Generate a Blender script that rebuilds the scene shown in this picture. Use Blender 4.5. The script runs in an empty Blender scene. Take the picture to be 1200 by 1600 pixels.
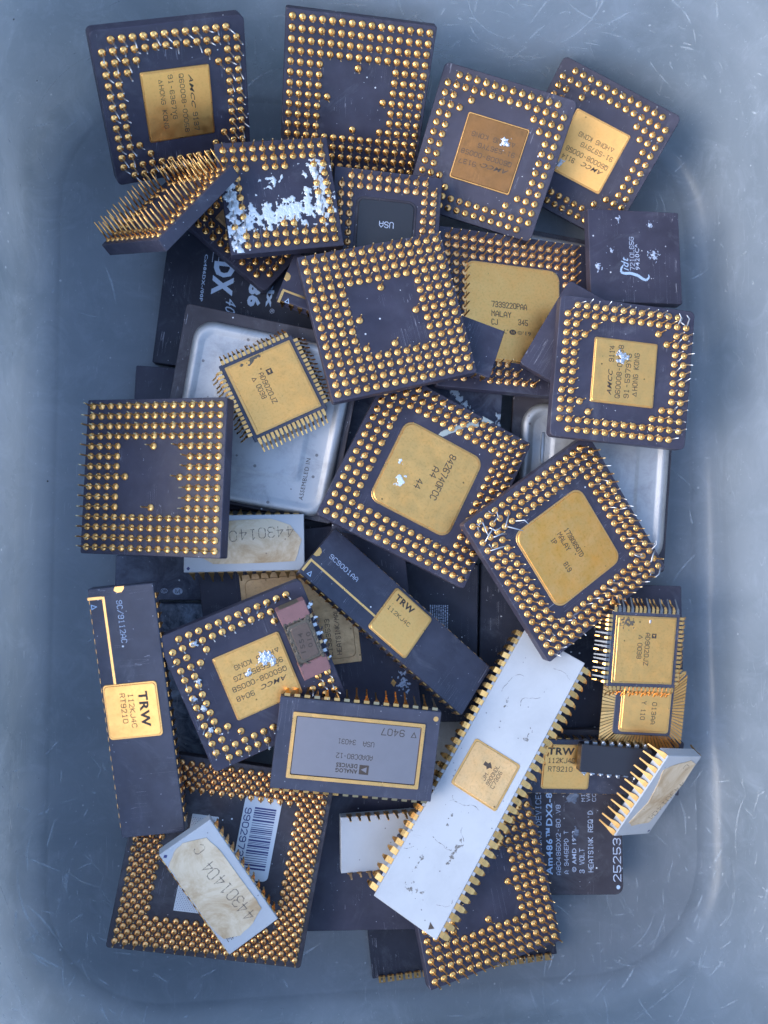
import bpy, math, random
from mathutils import Matrix, Vector, noise
sc = bpy.context.scene
S = 0.001                      # everything below is written in millimetres
# ---------------------------------------------------------------- camera
cam_d = bpy.data.cameras.new('camera'); cam = bpy.data.objects.new('camera', cam_d)
sc.collection.objects.link(cam); sc.camera = cam
cam_d.sensor_fit = 'VERTICAL'; cam_d.sensor_height = 24.0; cam_d.sensor_width = 18.0
cam_d.lens = 1209 * 24.0 / 1600
cam_d.clip_start = 0.005; cam_d.clip_end = 50
def rotm(th, a, b):
    return (Matrix.Rotation(math.radians(a), 3, 'X') @ Matrix.Rotation(math.radians(b), 3, 'Y')
            @ Matrix.Rotation(math.radians(th), 3, 'Z'))
CR = rotm(0, -3, 7).transposed(); CAMP = Vector((24, 8, 225))
cam.matrix_world = Matrix.Translation(CAMP * S) @ CR.to_4x4()
cam_d.dof.use_dof = True; cam_d.dof.focus_distance = 0.203; cam_d.dof.aperture_fstop = 8.5
# ---------------------------------------------------------------- sky, sun, exposure
SUN_EL, SUN_AZ = 34.0, 195.0    # azimuth counted from +x towards +y
w = bpy.data.worlds.new('World'); sc.world = w; w.use_nodes = True
nt = w.node_tree; bg = nt.nodes['Background']
sky = nt.nodes.new('ShaderNodeTexSky'); sky.sky_type = 'NISHITA'; sky.sun_disc = False
sky.sun_elevation = math.radians(SUN_EL); sky.sun_rotation = math.radians(90 - SUN_AZ)
sky.air_density = 1.0; sky.dust_density = 1.0; sky.ozone_density = 1.5
nt.links.new(sky.outputs[0], bg.inputs[0]); bg.inputs[1].default_value = 0.15
sl = bpy.data.lights.new('sun', 'SUN'); sl.energy = 0.55; sl.angle = math.radians(40); sl.color = (1.0, 0.95, 0.88)
so = bpy.data.objects.new('sun', sl); sc.collection.objects.link(so)
sd = Vector((math.cos(math.radians(SUN_EL)) * math.cos(math.radians(SUN_AZ)),
             math.cos(math.radians(SUN_EL)) * math.sin(math.radians(SUN_AZ)), math.sin(math.radians(SUN_EL))))
so.rotation_euler = sd.to_track_quat('Z', 'Y').to_euler()
sc.view_settings.view_transform = 'Standard'; sc.view_settings.look = 'None'
sc.view_settings.exposure = 2.08; sc.view_settings.gamma = 1.0
C = sc.collection
# ---------------------------------------------------------------- materials
class NT:
    def __init__(s, name):
        s.m = bpy.data.materials.new(name); s.m.use_nodes = True; s.t = s.m.node_tree
        s.b = s.t.nodes['Principled BSDF']; s.out = s.t.nodes['Material Output']
        s.tc = s.n('ShaderNodeTexCoord'); oi = s.n('ShaderNodeObjectInfo')
        v = s.n('ShaderNodeVectorMath'); v.operation = 'MULTIPLY_ADD'
        cx = s.n('ShaderNodeCombineXYZ')
        for i in range(3): s.l(oi.outputs['Random'], cx.inputs[i])
        s.l(cx.outputs[0], v.inputs[0]); v.inputs[1].default_value = (3.1, 1.7, 2.3); s.l(s.tc.outputs['Object'], v.inputs[2])
        s.co = v.outputs[0]; s.rnd = oi.outputs['Random']
    def n(s, t): return s.t.nodes.new(t)
    def l(s, a, b): s.t.links.new(a, b)
    def noise(s, scale, det=4, rough=.6, dist=0, co=None):
        x = s.n('ShaderNodeTexNoise'); x.inputs['Scale'].default_value = scale; x.inputs['Detail'].default_value = det
        x.inputs['Roughness'].default_value = rough; x.inputs['Distortion'].default_value = dist
        s.l(co or s.co, x.inputs['Vector']); return x.outputs['Fac']
    def ramp(s, f, *st):
        r = s.n('ShaderNodeValToRGB'); e = r.color_ramp.elements
        while len(e) < len(st): e.new(.5)
        for k, (p, c) in enumerate(st):
            e[k].position = p; e[k].color = (c, c, c, 1) if not isinstance(c, tuple) else (*c, 1)
        s.l(f, r.inputs[0]); return r.outputs[0]
    def mix(s, f, a, b, mode='MIX'):
        m = s.n('ShaderNodeMix'); m.data_type = 'RGBA'; m.blend_type = mode
        for i, v in ((0, f), (6, a), (7, b)):
            if isinstance(v, (int, float)): m.inputs[i].default_value = v
            elif isinstance(v, tuple): m.inputs[i].default_value = (*v, 1)
            else: s.l(v, m.inputs[i])
        return m.outputs[2]
    def math(s, op, a, b=0.0):
        m = s.n('ShaderNodeMath'); m.operation = op
        for i, v in ((0, a), (1, b)):
            if isinstance(v, (int, float)): m.inputs[i].default_value = v
            else: s.l(v, m.inputs[i])
        return m.outputs[0]
    def specks(s, scale, size, gate):          # small round specks: fraction (1-gate) of voronoi cells carries one
        v = s.n('ShaderNodeTexVoronoi'); v.inputs['Scale'].default_value = scale; s.l(s.co, v.inputs['Vector'])
        d = s.math('LESS_THAN', v.outputs['Distance'], size)
        sp = s.n('ShaderNodeSeparateColor'); s.l(v.outputs['Color'], sp.inputs[0])
        return s.math('MULTIPLY', d, s.math('GREATER_THAN', sp.outputs[0], gate))
    def scratch(s, ang, scale, width, gate):     # thin straight hairlines, broken up
        mp = s.n('ShaderNodeMapping'); mp.inputs['Rotation'].default_value = (0, 0, math.radians(ang))
        mp.inputs['Scale'].default_value = (scale, scale * .035, scale * .3); s.l(s.co, mp.inputs['Vector'])
        x = s.n('ShaderNodeTexNoise'); x.inputs['Scale'].default_value = 1; x.inputs['Detail'].default_value = 1
        x.inputs['Distortion'].default_value = .25
        s.l(mp.outputs[0], x.inputs['Vector'])
        d = s.math('ABSOLUTE', s.math('SUBTRACT', x.outputs['Fac'], .5)); d = s.math('LESS_THAN', d, width)
        g = s.math('GREATER_THAN', s.noise(scale * .12, 3), gate)
        return s.math('MULTIPLY', d, g)
    def bump(s, h, st, dist=.0001):
        b = s.n('ShaderNodeBump'); b.inputs['Strength'].default_value = st; b.inputs['Distance'].default_value = dist
        s.l(h, b.inputs['Height']); s.l(b.outputs[0], s.b.inputs['Normal'])
    def set(s, **k):
        for a, v in k.items():
            i = s.b.inputs[{'base': 'Base Color', 'rough': 'Roughness', 'metal': 'Metallic', 'spec': 'Specular IOR Level', 'coat': 'Coat Weight'}[a]]
            if isinstance(v, tuple): i.default_value = (*v, 1)
            elif isinstance(v, (int, float)): i.default_value = v
            else: s.l(v, i)
        return s
def ceramic(name, col, rough=.5, dust=.93, haze=.05, smear=0):
    m = NT(name)
    a = m.mix(m.ramp(m.noise(160, 5), (.3, 0.), (.75, 1.)), col, tuple(c * 1.45 + .004 for c in col))
    hz = m.math('MULTIPLY', m.ramp(m.noise(90, 6, .7, .6), (.5, 0.), (.8, 1.)), haze)
    a = m.mix(hz, a, (.26, .27, .30))
    if smear:
        f = m.ramp(m.noise(150, 9, .72, 1.2), (.40, 0.), (.62, .8), (.8, 1.))
        a = m.mix(m.math('MULTIPLY', f, smear), a, (.30, .36, .46))
    a = m.mix(m.math('MULTIPLY', m.scratch(25, 900, .0035, .56), .35), a, (.4, .4, .45))
    a = m.mix(m.math('MULTIPLY', m.ramp(m.noise(45, 7, .75, 1.8), (.55, 0.), (.72, 1.)), .10), a, (.42, .45, .5))
    a = m.mix(m.specks(420, .10, dust), a, (.55, .57, .6))
    a = m.mix(m.specks(1100, .12, .93), a, (.35, .36, .4))
    m.set(base=a, rough=m.ramp(m.noise(110, 7, .7, .5), (.3, rough - .14), (.7, rough + .14)), spec=.34)
    m.bump(m.noise(2600, 3), .25, .00005); return m.m
M = {}
M['cer'] = ceramic('purple_grey_ceramic', (.029, .027, .043))
M['cer2'] = ceramic('slate_ceramic', (.031, .033, .050), .40)
M['cerb'] = ceramic('blue_black_ceramic', (.013, .015, .026), .6, .8, .02)
M['cerk'] = ceramic('dark_brown_ceramic', (.027, .023, .029), .55, .8, .2)
M['cersm'] = ceramic('smeared_ceramic', (.020, .025, .042), .55, .75, .1, .7)
M['cersm2'] = ceramic('lightly_smeared_ceramic', (.034, .034, .056), .55, .75, .25, .25)
def gold(name, col, col2, rough, mott=.3, spots=.93, grain=.35):
    m = NT(name)
    a = m.mix(m.math('MULTIPLY', m.ramp(m.noise(170, 7, .7, .4), (.35, 0.), (.72, 1.)), mott), col, col2)
    a = m.mix(m.math('MULTIPLY', m.ramp(m.noise(1500, 4, .7), (.5, 0.), (.75, 1.)), grain), a, tuple(c * .72 for c in col2))
    a = m.mix(m.math('MULTIPLY', m.specks(500, .13, spots), .75), a, (.10, .06, .03))
    a = m.mix(m.math('MULTIPLY', m.math('POWER', m.rnd, 2.5), .45), a, tuple(c * .5 for c in col2))
    m.set(base=a, metal=1.0, rough=m.ramp(m.noise(420, 5), (.3, rough - .06), (.7, rough + .12)))
    h = m.math('ADD', m.math('MULTIPLY', m.noise(900, 4), .7), m.math('MULTIPLY', m.scratch(62, 1300, .01, .5), .2))
    m.bump(h, .35, .00006); return m.m
M['lid'] = gold('gold_plate', (1.0, .535, .165), (.94, .44, .12), .38)
M['lid2'] = gold('mottled_gold_plate', (1.0, .535, .165), (.92, .43, .11), .38, .5, .9, .6)
M['lidw'] = gold('amber_stained_gold_plate', (1.0, .54, .18), (.95, .39, .03), .44, .6, .92, .5)
M['lidt'] = gold('dull_tan_gold_plate', (.74, .48, .23), (.56, .33, .13), .5, .5, .88, .6)
M['lidb'] = gold('dark_reflection_gold_plate', (.30, .15, .06), (.22, .11, .04), .36, .6, .9)  # gold darkened to brown: a dark reflection painted into the lid colour
M['lidd'] = gold('dirty_brown_gold_plate', (.66, .42, .21), (.40, .25, .13), .45, .8, .8, .5)
M['seal'] = gold('pale_gold_rim', (1.0, .55, .19), (.9, .45, .13), .30, .3, .97)
M['pin'] = gold('gold_pin', (1.0, .555, .19), (.9, .44, .12), .25, .5, .99, .1)
M['pinc'] = gold('coppery_gold_pin', (1.0, .55, .22), (.82, .40, .14), .28, .5, .99, .1)
def simple(name, col, rough, metal=0., var=.25, sc_=300, bump=.2):
    m = NT(name); a = m.mix(m.math('MULTIPLY', m.noise(sc_, 5, .7), var * 2), col, tuple(c * .6 for c in col))
    m.set(base=a, rough=rough, metal=metal); m.bump(m.noise(sc_ * 5, 3), bump, .00005); return m.m
M['tin'] = simple('tinned_wire', (.55, .57, .59), .38, 1.)
M['stem'] = simple('dull_gold_wire', (.62, .46, .25), .3, 1.)
M['steel'] = simple('grey_metal_lid', (.33, .285, .27), .36, 1., .2, 200)
M['alu'] = None
m = NT('matt_aluminium')
a = m.mix(m.math('MULTIPLY', m.ramp(m.noise(110, 9, .8, .6), (.46, 0.), (.66, 1.)), .6), (.40, .40, .40), (.22, .22, .225))
a = m.mix(m.math('MULTIPLY', m.specks(380, .16, .85), .8), a, (.12, .11, .11))
m.set(base=a, metal=.75, rough=.5); m.bump(m.noise(1800, 4), .3, .00006); M['alu'] = m.m
m = NT('white_ceramic')
a = m.mix(m.math('MULTIPLY', m.ramp(m.noise(55, 7, .7, .3), (.44, 0.), (.68, 1.)), .5), (.39, .405, .42), (.30, .31, .325))
dk = m.math('MULTIPLY', m.ramp(m.noise(170, 9, .82, 1.5), (.62, 0.), (.70, 1.)), .7)
a = m.mix(dk, a, (.10, .10, .11))
a = m.mix(m.math('MULTIPLY', m.specks(700, .14, .86), .8), a, (.12, .12, .13))
m.set(base=a, rough=.38); m.bump(m.noise(1500, 3), .2, .00005); M['white'] = m.m
m = NT('aged_paper')
a = m.mix(m.ramp(m.noise(80, 8, .75, .8), (.42, 0.), (.64, 1.)), (.58, .48, .34), (.38, .26, .14))
a = m.mix(m.math('MULTIPLY', m.ramp(m.noise(60, 5, .6, 1), (.6, 0.), (.8, 1.)), .45), a, (.34, .25, .15))
a = m.mix(m.specks(600, .12, .88), a, (.25, .18, .12))
m.set(base=a, rough=.75); m.bump(m.noise(500, 5), .5, .0001); M['paper'] = m.m
M['wpaper'] = simple('white_sticker', (.50, .52, .54), .55, 0, .08)
M['pink'] = simple('dusty_pink_ceramic', (.24, .115, .11), .7, 0, .5, 500, .6)
M['dirt'] = simple('dirty_brown_glass', (.12, .095, .065), .55, 0, .7, 700, .9)
M['glass'] = simple('grimy_grey_window', (.13, .085, .06), .4, 0, .6, 900, .6)
M['blk'] = simple('black_plastic', (.02, .02, .026), .4, 0, .3)
M['blklid'] = simple('charcoal_lid', (.022, .024, .030), .5, 0, .3)
m = NT('white_paste'); a = m.mix(m.noise(900, 6, .7), (.82, .86, .88), (.42, .48, .52))
m.set(base=a, rough=.35, metal=.2); m.bump(m.noise(2500, 5), .8, .0002); M['paste'] = m.m
m = NT('solder'); m.set(base=m.mix(m.noise(1500, 4), (.8, .83, .86), (.35, .37, .4)), rough=.28, metal=.9); m.bump(m.noise(2600, 4), 1., .0002); M['solder'] = m.m
m = NT('greenish_paste_film'); m.set(base=(.30, .34, .32), rough=.5); M['film'] = m.m
def ink(name, col, lo, hi, metal=0.):
    m = NT(name); m.set(base=col, rough=.6, metal=metal)
    tr = m.n('ShaderNodeBsdfTransparent'); mx = m.n('ShaderNodeMixShader')
    f = m.ramp(m.noise(1400, 5, .8), (lo, 0.), (hi, 1.))
    m.l(f, mx.inputs[0]); m.l(tr.outputs[0], mx.inputs[1]); m.l(m.b.outputs[0], mx.inputs[2]); m.l(mx.outputs[0], m.out.inputs[0])
    return m.m
M['ink_d'] = ink('dark_print', (.045, .030, .02), .2, .42)
M['ink_l'] = ink('pale_print', (.42, .48, .60), .24, .5)
M['ink_w'] = ink('bright_print', (.36, .47, .62), .2, .4)
M['ink_p'] = ink('pencil_print', (.13, .11, .09), .38, .62)
M['scr'] = ink('whitish_scratch', (.72, .77, .82), .36, .8)
M['scr2'] = ink('faint_whitish_scratch', (.60, .66, .72), .40, .85)
M['ink_k'] = ink('blue_black_print', (.03, .035, .12), .15, .35)
# the tub: cloudy blue-grey polypropylene, scratched and dusty
m = NT('cloudy_plastic')
a = m.mix(m.ramp(m.noise(14, 6, .65, .6), (.38, 0.), (.62, 1.)), (.325, .37, .415), (.425, .465, .51))
a = m.mix(m.math('MULTIPLY', m.ramp(m.noise(60, 10, .8, 1.8), (.50, 0.), (.68, 1.)), .42), a, (.55, .60, .66))
for i, (ang, s_, wd, g) in enumerate(((15, 700, .003, .55), (-38, 800, .003, .57), (72, 650, .003, .57))):
    a = m.mix(m.math('MULTIPLY', m.scratch(ang, s_, wd, g), .3), a, (.72, .76, .80))
a = m.mix(m.math('MULTIPLY', m.specks(210, .07, .70), .8), a, (.75, .78, .8))
a = m.mix(m.math('MULTIPLY', m.specks(650, .12, .80), .5), a, (.7, .73, .76))
a = m.mix(m.math('MULTIPLY', m.specks(120, .03, .93), .9), a, (.04, .04, .04))
m.set(base=a, rough=m.ramp(m.noise(60, 6, .7, .5), (.35, .24), (.8, .42)), spec=.42)
m.bump(m.math('ADD', m.noise(35, 4), m.math('MULTIPLY', m.noise(1500, 3), .03)), .12, .0005)
m.b.inputs['Coat Weight'].default_value = .12; m.b.inputs['Coat Roughness'].default_value = .2
tl = m.n('ShaderNodeBsdfTranslucent'); m.l(a, tl.inputs[0]); mx = m.n('ShaderNodeMixShader'); mx.inputs[0].default_value = .6
m.l(m.b.outputs[0], mx.inputs[1]); m.l(tl.outputs[0], mx.inputs[2]); m.l(mx.outputs[0], m.out.inputs[0]); M['tub'] = m.m
M['ground'] = simple('grey_table_top', (.22, .24, .27), .8, 0, .3, 40, .3)
# ---------------------------------------------------------------- mesh helpers (mm)
class MB:
    def __init__(s): s.v = []; s.f = []; s.mi = []; s.sm = []
    def add(s, vs, fs, mi=0, sm=False):
        o = len(s.v); s.v += [tuple(v) for v in vs]; s.f += [tuple(i + o for i in f) for f in fs]
        s.mi += [mi] * len(fs); s.sm += [sm] * len(fs); return s
    def box(s, x0, x1, y0, y1, z0, z1, mi=0):
        return s.add([(x, y, z) for z in (z0, z1) for x, y in ((x0, y0), (x1, y0), (x1, y1), (x0, y1))],
                     [(0, 3, 2, 1), (4, 5, 6, 7), (0, 1, 5, 4), (1, 2, 6, 5), (2, 3, 7, 6), (3, 0, 4, 7)], mi)
    def rings(s, rs, mi=0, sm=False, cap0=True, cap1=True):
        n = len(rs[0]); vs = [p for r in rs for p in r]; fs = []
        for k in range(len(rs) - 1):
            for i in range(n):
                j = (i + 1) % n; fs.append((k * n + i, k * n + j, (k + 1) * n + j, (k + 1) * n + i))
        if cap0: fs.append(tuple(range(n - 1, -1, -1)))
        if cap1: fs.append(tuple((len(rs) - 1) * n + i for i in range(n)))
        return s.add(vs, fs, mi, sm)
    def prism(s, poly, z0, z1, bev=.12, mi=0):
        cx = sum(p[0] for p in poly) / len(poly); cy = sum(p[1] for p in poly) / len(poly)
        w_ = max(p[0] for p in poly) - min(p[0] for p in poly); h_ = max(p[1] for p in poly) - min(p[1] for p in poly)
        def sc_(d, z): return [(cx + (x - cx) * (1 - 2 * d / w_), cy + (y - cy) * (1 - 2 * d / h_), z) for x, y in poly]
        return s.rings([sc_(0, z0), sc_(0, z1 - bev), sc_(bev, z1)], mi)
    def tube(s, pts, rad, n=6, mi=0):
        pts = [Vector(p) for p in pts]; rs = []
        for i, p in enumerate(pts):
            d = (pts[min(i + 1, len(pts) - 1)] - pts[max(i - 1, 0)]).normalized()
            u = d.orthogonal().normalized() if i == 0 else (u - d * u.dot(d)).normalized()
            v = d.cross(u); r = rad if isinstance(rad, (int, float)) else rad[i]
            rs.append([tuple(p + (u * math.cos(2 * math.pi * k / n) + v * math.sin(2 * math.pi * k / n)) * r) for k in range(n)])
        return s.rings(rs, mi, True)
    def lathe(s, prof, n=12, mi=0):
        rs = [[(r * math.cos(2 * math.pi * k / n), r * math.sin(2 * math.pi * k / n), z) for k in range(n)] for r, z in prof]
        return s.rings(rs, mi, True, False, True)
    def strip(s, path, t=.22, mi=0):   # path: (out, z, width); x runs along the body's edge, y outwards
        rs = []
        for i, (o, z, w_) in enumerate(path):
            a, b = path[max(i - 1, 0)], path[min(i + 1, len(path) - 1)]
            do, dz = b[0] - a[0], b[1] - a[1]; L = math.hypot(do, dz); no, nz = -dz / L * t / 2, do / L * t / 2
            rs.append([(-w_ / 2, o + no, z + nz), (w_ / 2, o + no, z + nz), (w_ / 2, o - no, z - nz), (-w_ / 2, o - no, z - nz)])
        return s.rings(rs, mi)
    def mesh(s, name, *mats):
        me = bpy.data.meshes.new(name); me.from_pydata([(x * S, y * S, z * S) for x, y, z in s.v], [], s.f)
        for m_ in mats: me.materials.append(m_)
        me.polygons.foreach_set('material_index', s.mi); me.polygons.foreach_set('use_smooth', s.sm); me.update(); return me
def rr(w_, h_, r=.3, cx=0, cy=0, n=4):
    r = max(r, .01); out = []
    for sx, sy, a0 in ((1, 1, 0), (-1, 1, 90), (-1, -1, 180), (1, -1, 270)):
        for k in range(n + 1):
            a = math.radians(a0 + 90 * k / n)
            out.append((cx + sx * (w_ / 2 - r) + r * math.cos(a), cy + sy * (h_ / 2 - r) + r * math.sin(a)))
    return out
def ob(name, me, parent=None, loc=(0, 0, 0), rz=0, **pr):
    o = bpy.data.objects.new(name, me); C.objects.link(o); o.parent = parent
    o.location = Vector(loc) * S; o.rotation_euler = (0, 0, rz)
    for k, v in pr.items(): o[k] = v
    return o
random.seed(7)
# pose of every chip: centre of its top face (mm), rotation (deg, about z then y then x), width, height
POSE = {
 'A': ((-4.63, 122.02, 28.85), (0.9, 55.62, 23.52), 37.5, 37.5),
 'B': ((41.08, 131.04, 21.12), (-2.37, 46.06, 1.49), 39.0, 39.0),
 'C': ((78.22, 118.33, 21.19), (-14.83, 18.77, -14.98), 37.5, 37.5),
 'D': ((109.65, 124.57, 14.35), (-24.21, 21.09, -17.26), 37.5, 37.5),
 'E': ((-7.81, 96.11, 27.13), (-42.37, -42.76, -32.3), 28.92, 28.92),
 'I': ((21.02, 100.87, 26.5), (9.32, -0.94, 3.59), 29.5, 29.5),
 'J': ((49.55, 96.39, 20.59), (-3.1, 5.63, 0.25), 29.5, 29.5),
 'F': ((14.74, 100.85, 12.06), (-38.87, -0.82, 4.82), 29.8, 29.8),
 'G': ((49.1, 69.5, 28.75), (13.91, -3.47, 1.73), 39.0, 39.0),
 'L': ((86.83, 75.08, 17.07), (-1.91, -4.68, 6.21), 46.08, 46.08),
 'K': ((111.84, 55.68, 31.04), (-4.99, 1.51, -0.17), 37.5, 37.5),
 'H': ((-9.64, 26.66, 29.06), (-2.01, -0.2, -22.15), 39.0, 39.0),
 'V': ((60.77, 28.04, 20.97), (-26.36, -0.33, 4.63), 44.5, 44.5),
 'W': ((99.05, 9.52, 23.52), (-55.81, 1.96, 10.23), 44.5, 44.5),
 'R': ((16.42, -22.89, 26.83), (21.54, 8.14, 6.37), 37.5, 37.5),
 'S': ((75.91, -82.1, 17.87), (11.11, -5.59, 10.19), 39.0, 39.0),
 'Q': ((7.9, -70.97, 18.04), (-10.62, 0.51, 1.95), 49.5, 49.5),
 'T1': ((53.52, -10.61, 16.99), (-38.7, -12.83, 16.84), 58.96, 16.2),
 'T2': ((-12.5, -31.01, 28.05), (-83.27, 8.62, -6.84), 62.89, 15.79),
 'TM': ((50.97, 71.31, 23.47), (-19.73, -10.2, 1.01), 60.19, 14.55),
 'T3': ((103.25, -52.38, 11.3), (-3.09, 8.14, -0.52), 66.26, 15.69),
 'S1': ((74.93, -49.94, 24.08), (-124.64, -20.09, -12.24), 79.08, 18.27),
 'AD': ((41.11, -41.44, 28.43), (-6.42, 4.03, -2.12), 40.82, 22.97),
 'R1': ((7.73, -74.31, 26.79), (-59.01, 6.48, 10.15), 32.41, 14.06),
 'W1': ((126.32, -59.66, 17.0), (66.97, 32.48, 20.01), 28.88, 15.58),
 'Q1': ((12.27, 10.56, 16.02), (1.09, -3.93, -0.98), 31.66, 15.02),
 'WU': ((54.27, -69.26, 15.06), (1.04, 2.19, 2.45), 32.24, 14.79),
 'P': ((19.68, 50.66, 25.02), (25.65, -4.09, -1.81), 20.69, 21.69),
 'A2': ((120.55, -18.61, 21.94), (-3.22, 5.41, 0.93), 19.82, 20.84),
 'A3': ((122.93, -35.69, 15.97), (-3.44, 6.75, -2.52), 23.38, 22.16),
 'X': ((15.96, 44.98, 15.5), (-10.46, 7.81, -5.02), 48.8, 50.47),
 'Y': ((109.53, 27.78, 12.01), (-2.4, 5.01, -8.51), 45.98, 48.73),
 'CX': ((10.46, 81.14, 7.0), (-6.76, 1.55, -5.25), 44.9, 45.49),
 'AB': ((2.56, 39.76, 4.0), (-2.27, 0.01, 2.13), 43.89, 39.09),
 'UU': ((60.23, 34.56, 11.0), (-5.04, 1.07, 1.11), 45.27, 45.85),
 'ZZ': ((100.54, 91.1, 5.99), (-5.73, -0.59, 4.49), 25.55, 24.68),
 'N': ((104.66, 63.36, 26.5), (-30.79, 1.73, -9.91), 28.72, 26.26),
 'O': ((120.93, 91.85, 20.0), (0.35, -2.14, -0.15), 27.01, 27.02),
 'M0': ((52.05, 10.65, 3.3), (-1.12, -0.49, 0.66), 49.41, 12.19),
 'M1': ((60.87, -17.61, 4.2), (-1.23, -1.27, -1.3), 34.85, 45.09),
 'M2': ((98.17, -21.48, 3.4), (-1.77, -0.5, -1.14), 37.9, 51.55),
 'HS': ((29.84, -12.41, 7.0), (6.29, 1.36, -1.48), 57.66, 54.23),
 'RA': ((-11.17, 0.98, 3.8), (-1.37, 1.9, -0.42), 24.57, 12.04),
 'RB': ((-7.61, -27.25, 3.3), (-0.97, 2.83, -4.93), 27.2, 42.37),
 'BC': ((27.92, -13.71, 31.5), (20.75, 15.41, 11.33), 6.87, 20.1),
 'AM': ((96.19, -65.82, 7.3), (-0.55, -2.03, -5.01), 45.89, 45.89),
 'TS': ((124.83, -13.47, 12.0), (-2.09, -4.12, -3.75), 23.62, 24.29),
 'U1': ((114.26, -49.64, 17.0), (-5.92, 0.7, -2.54), 20.09, 7.64),
 'BS': ((42.65, -76.77, 8.0), (-1.12, -0.72, -2.43), 48.0, 37.01),
 'DB': ((73.18, -98.79, 4.2), (6.35, 1.03, -4.61), 52.78, 20.47),
}
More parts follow.
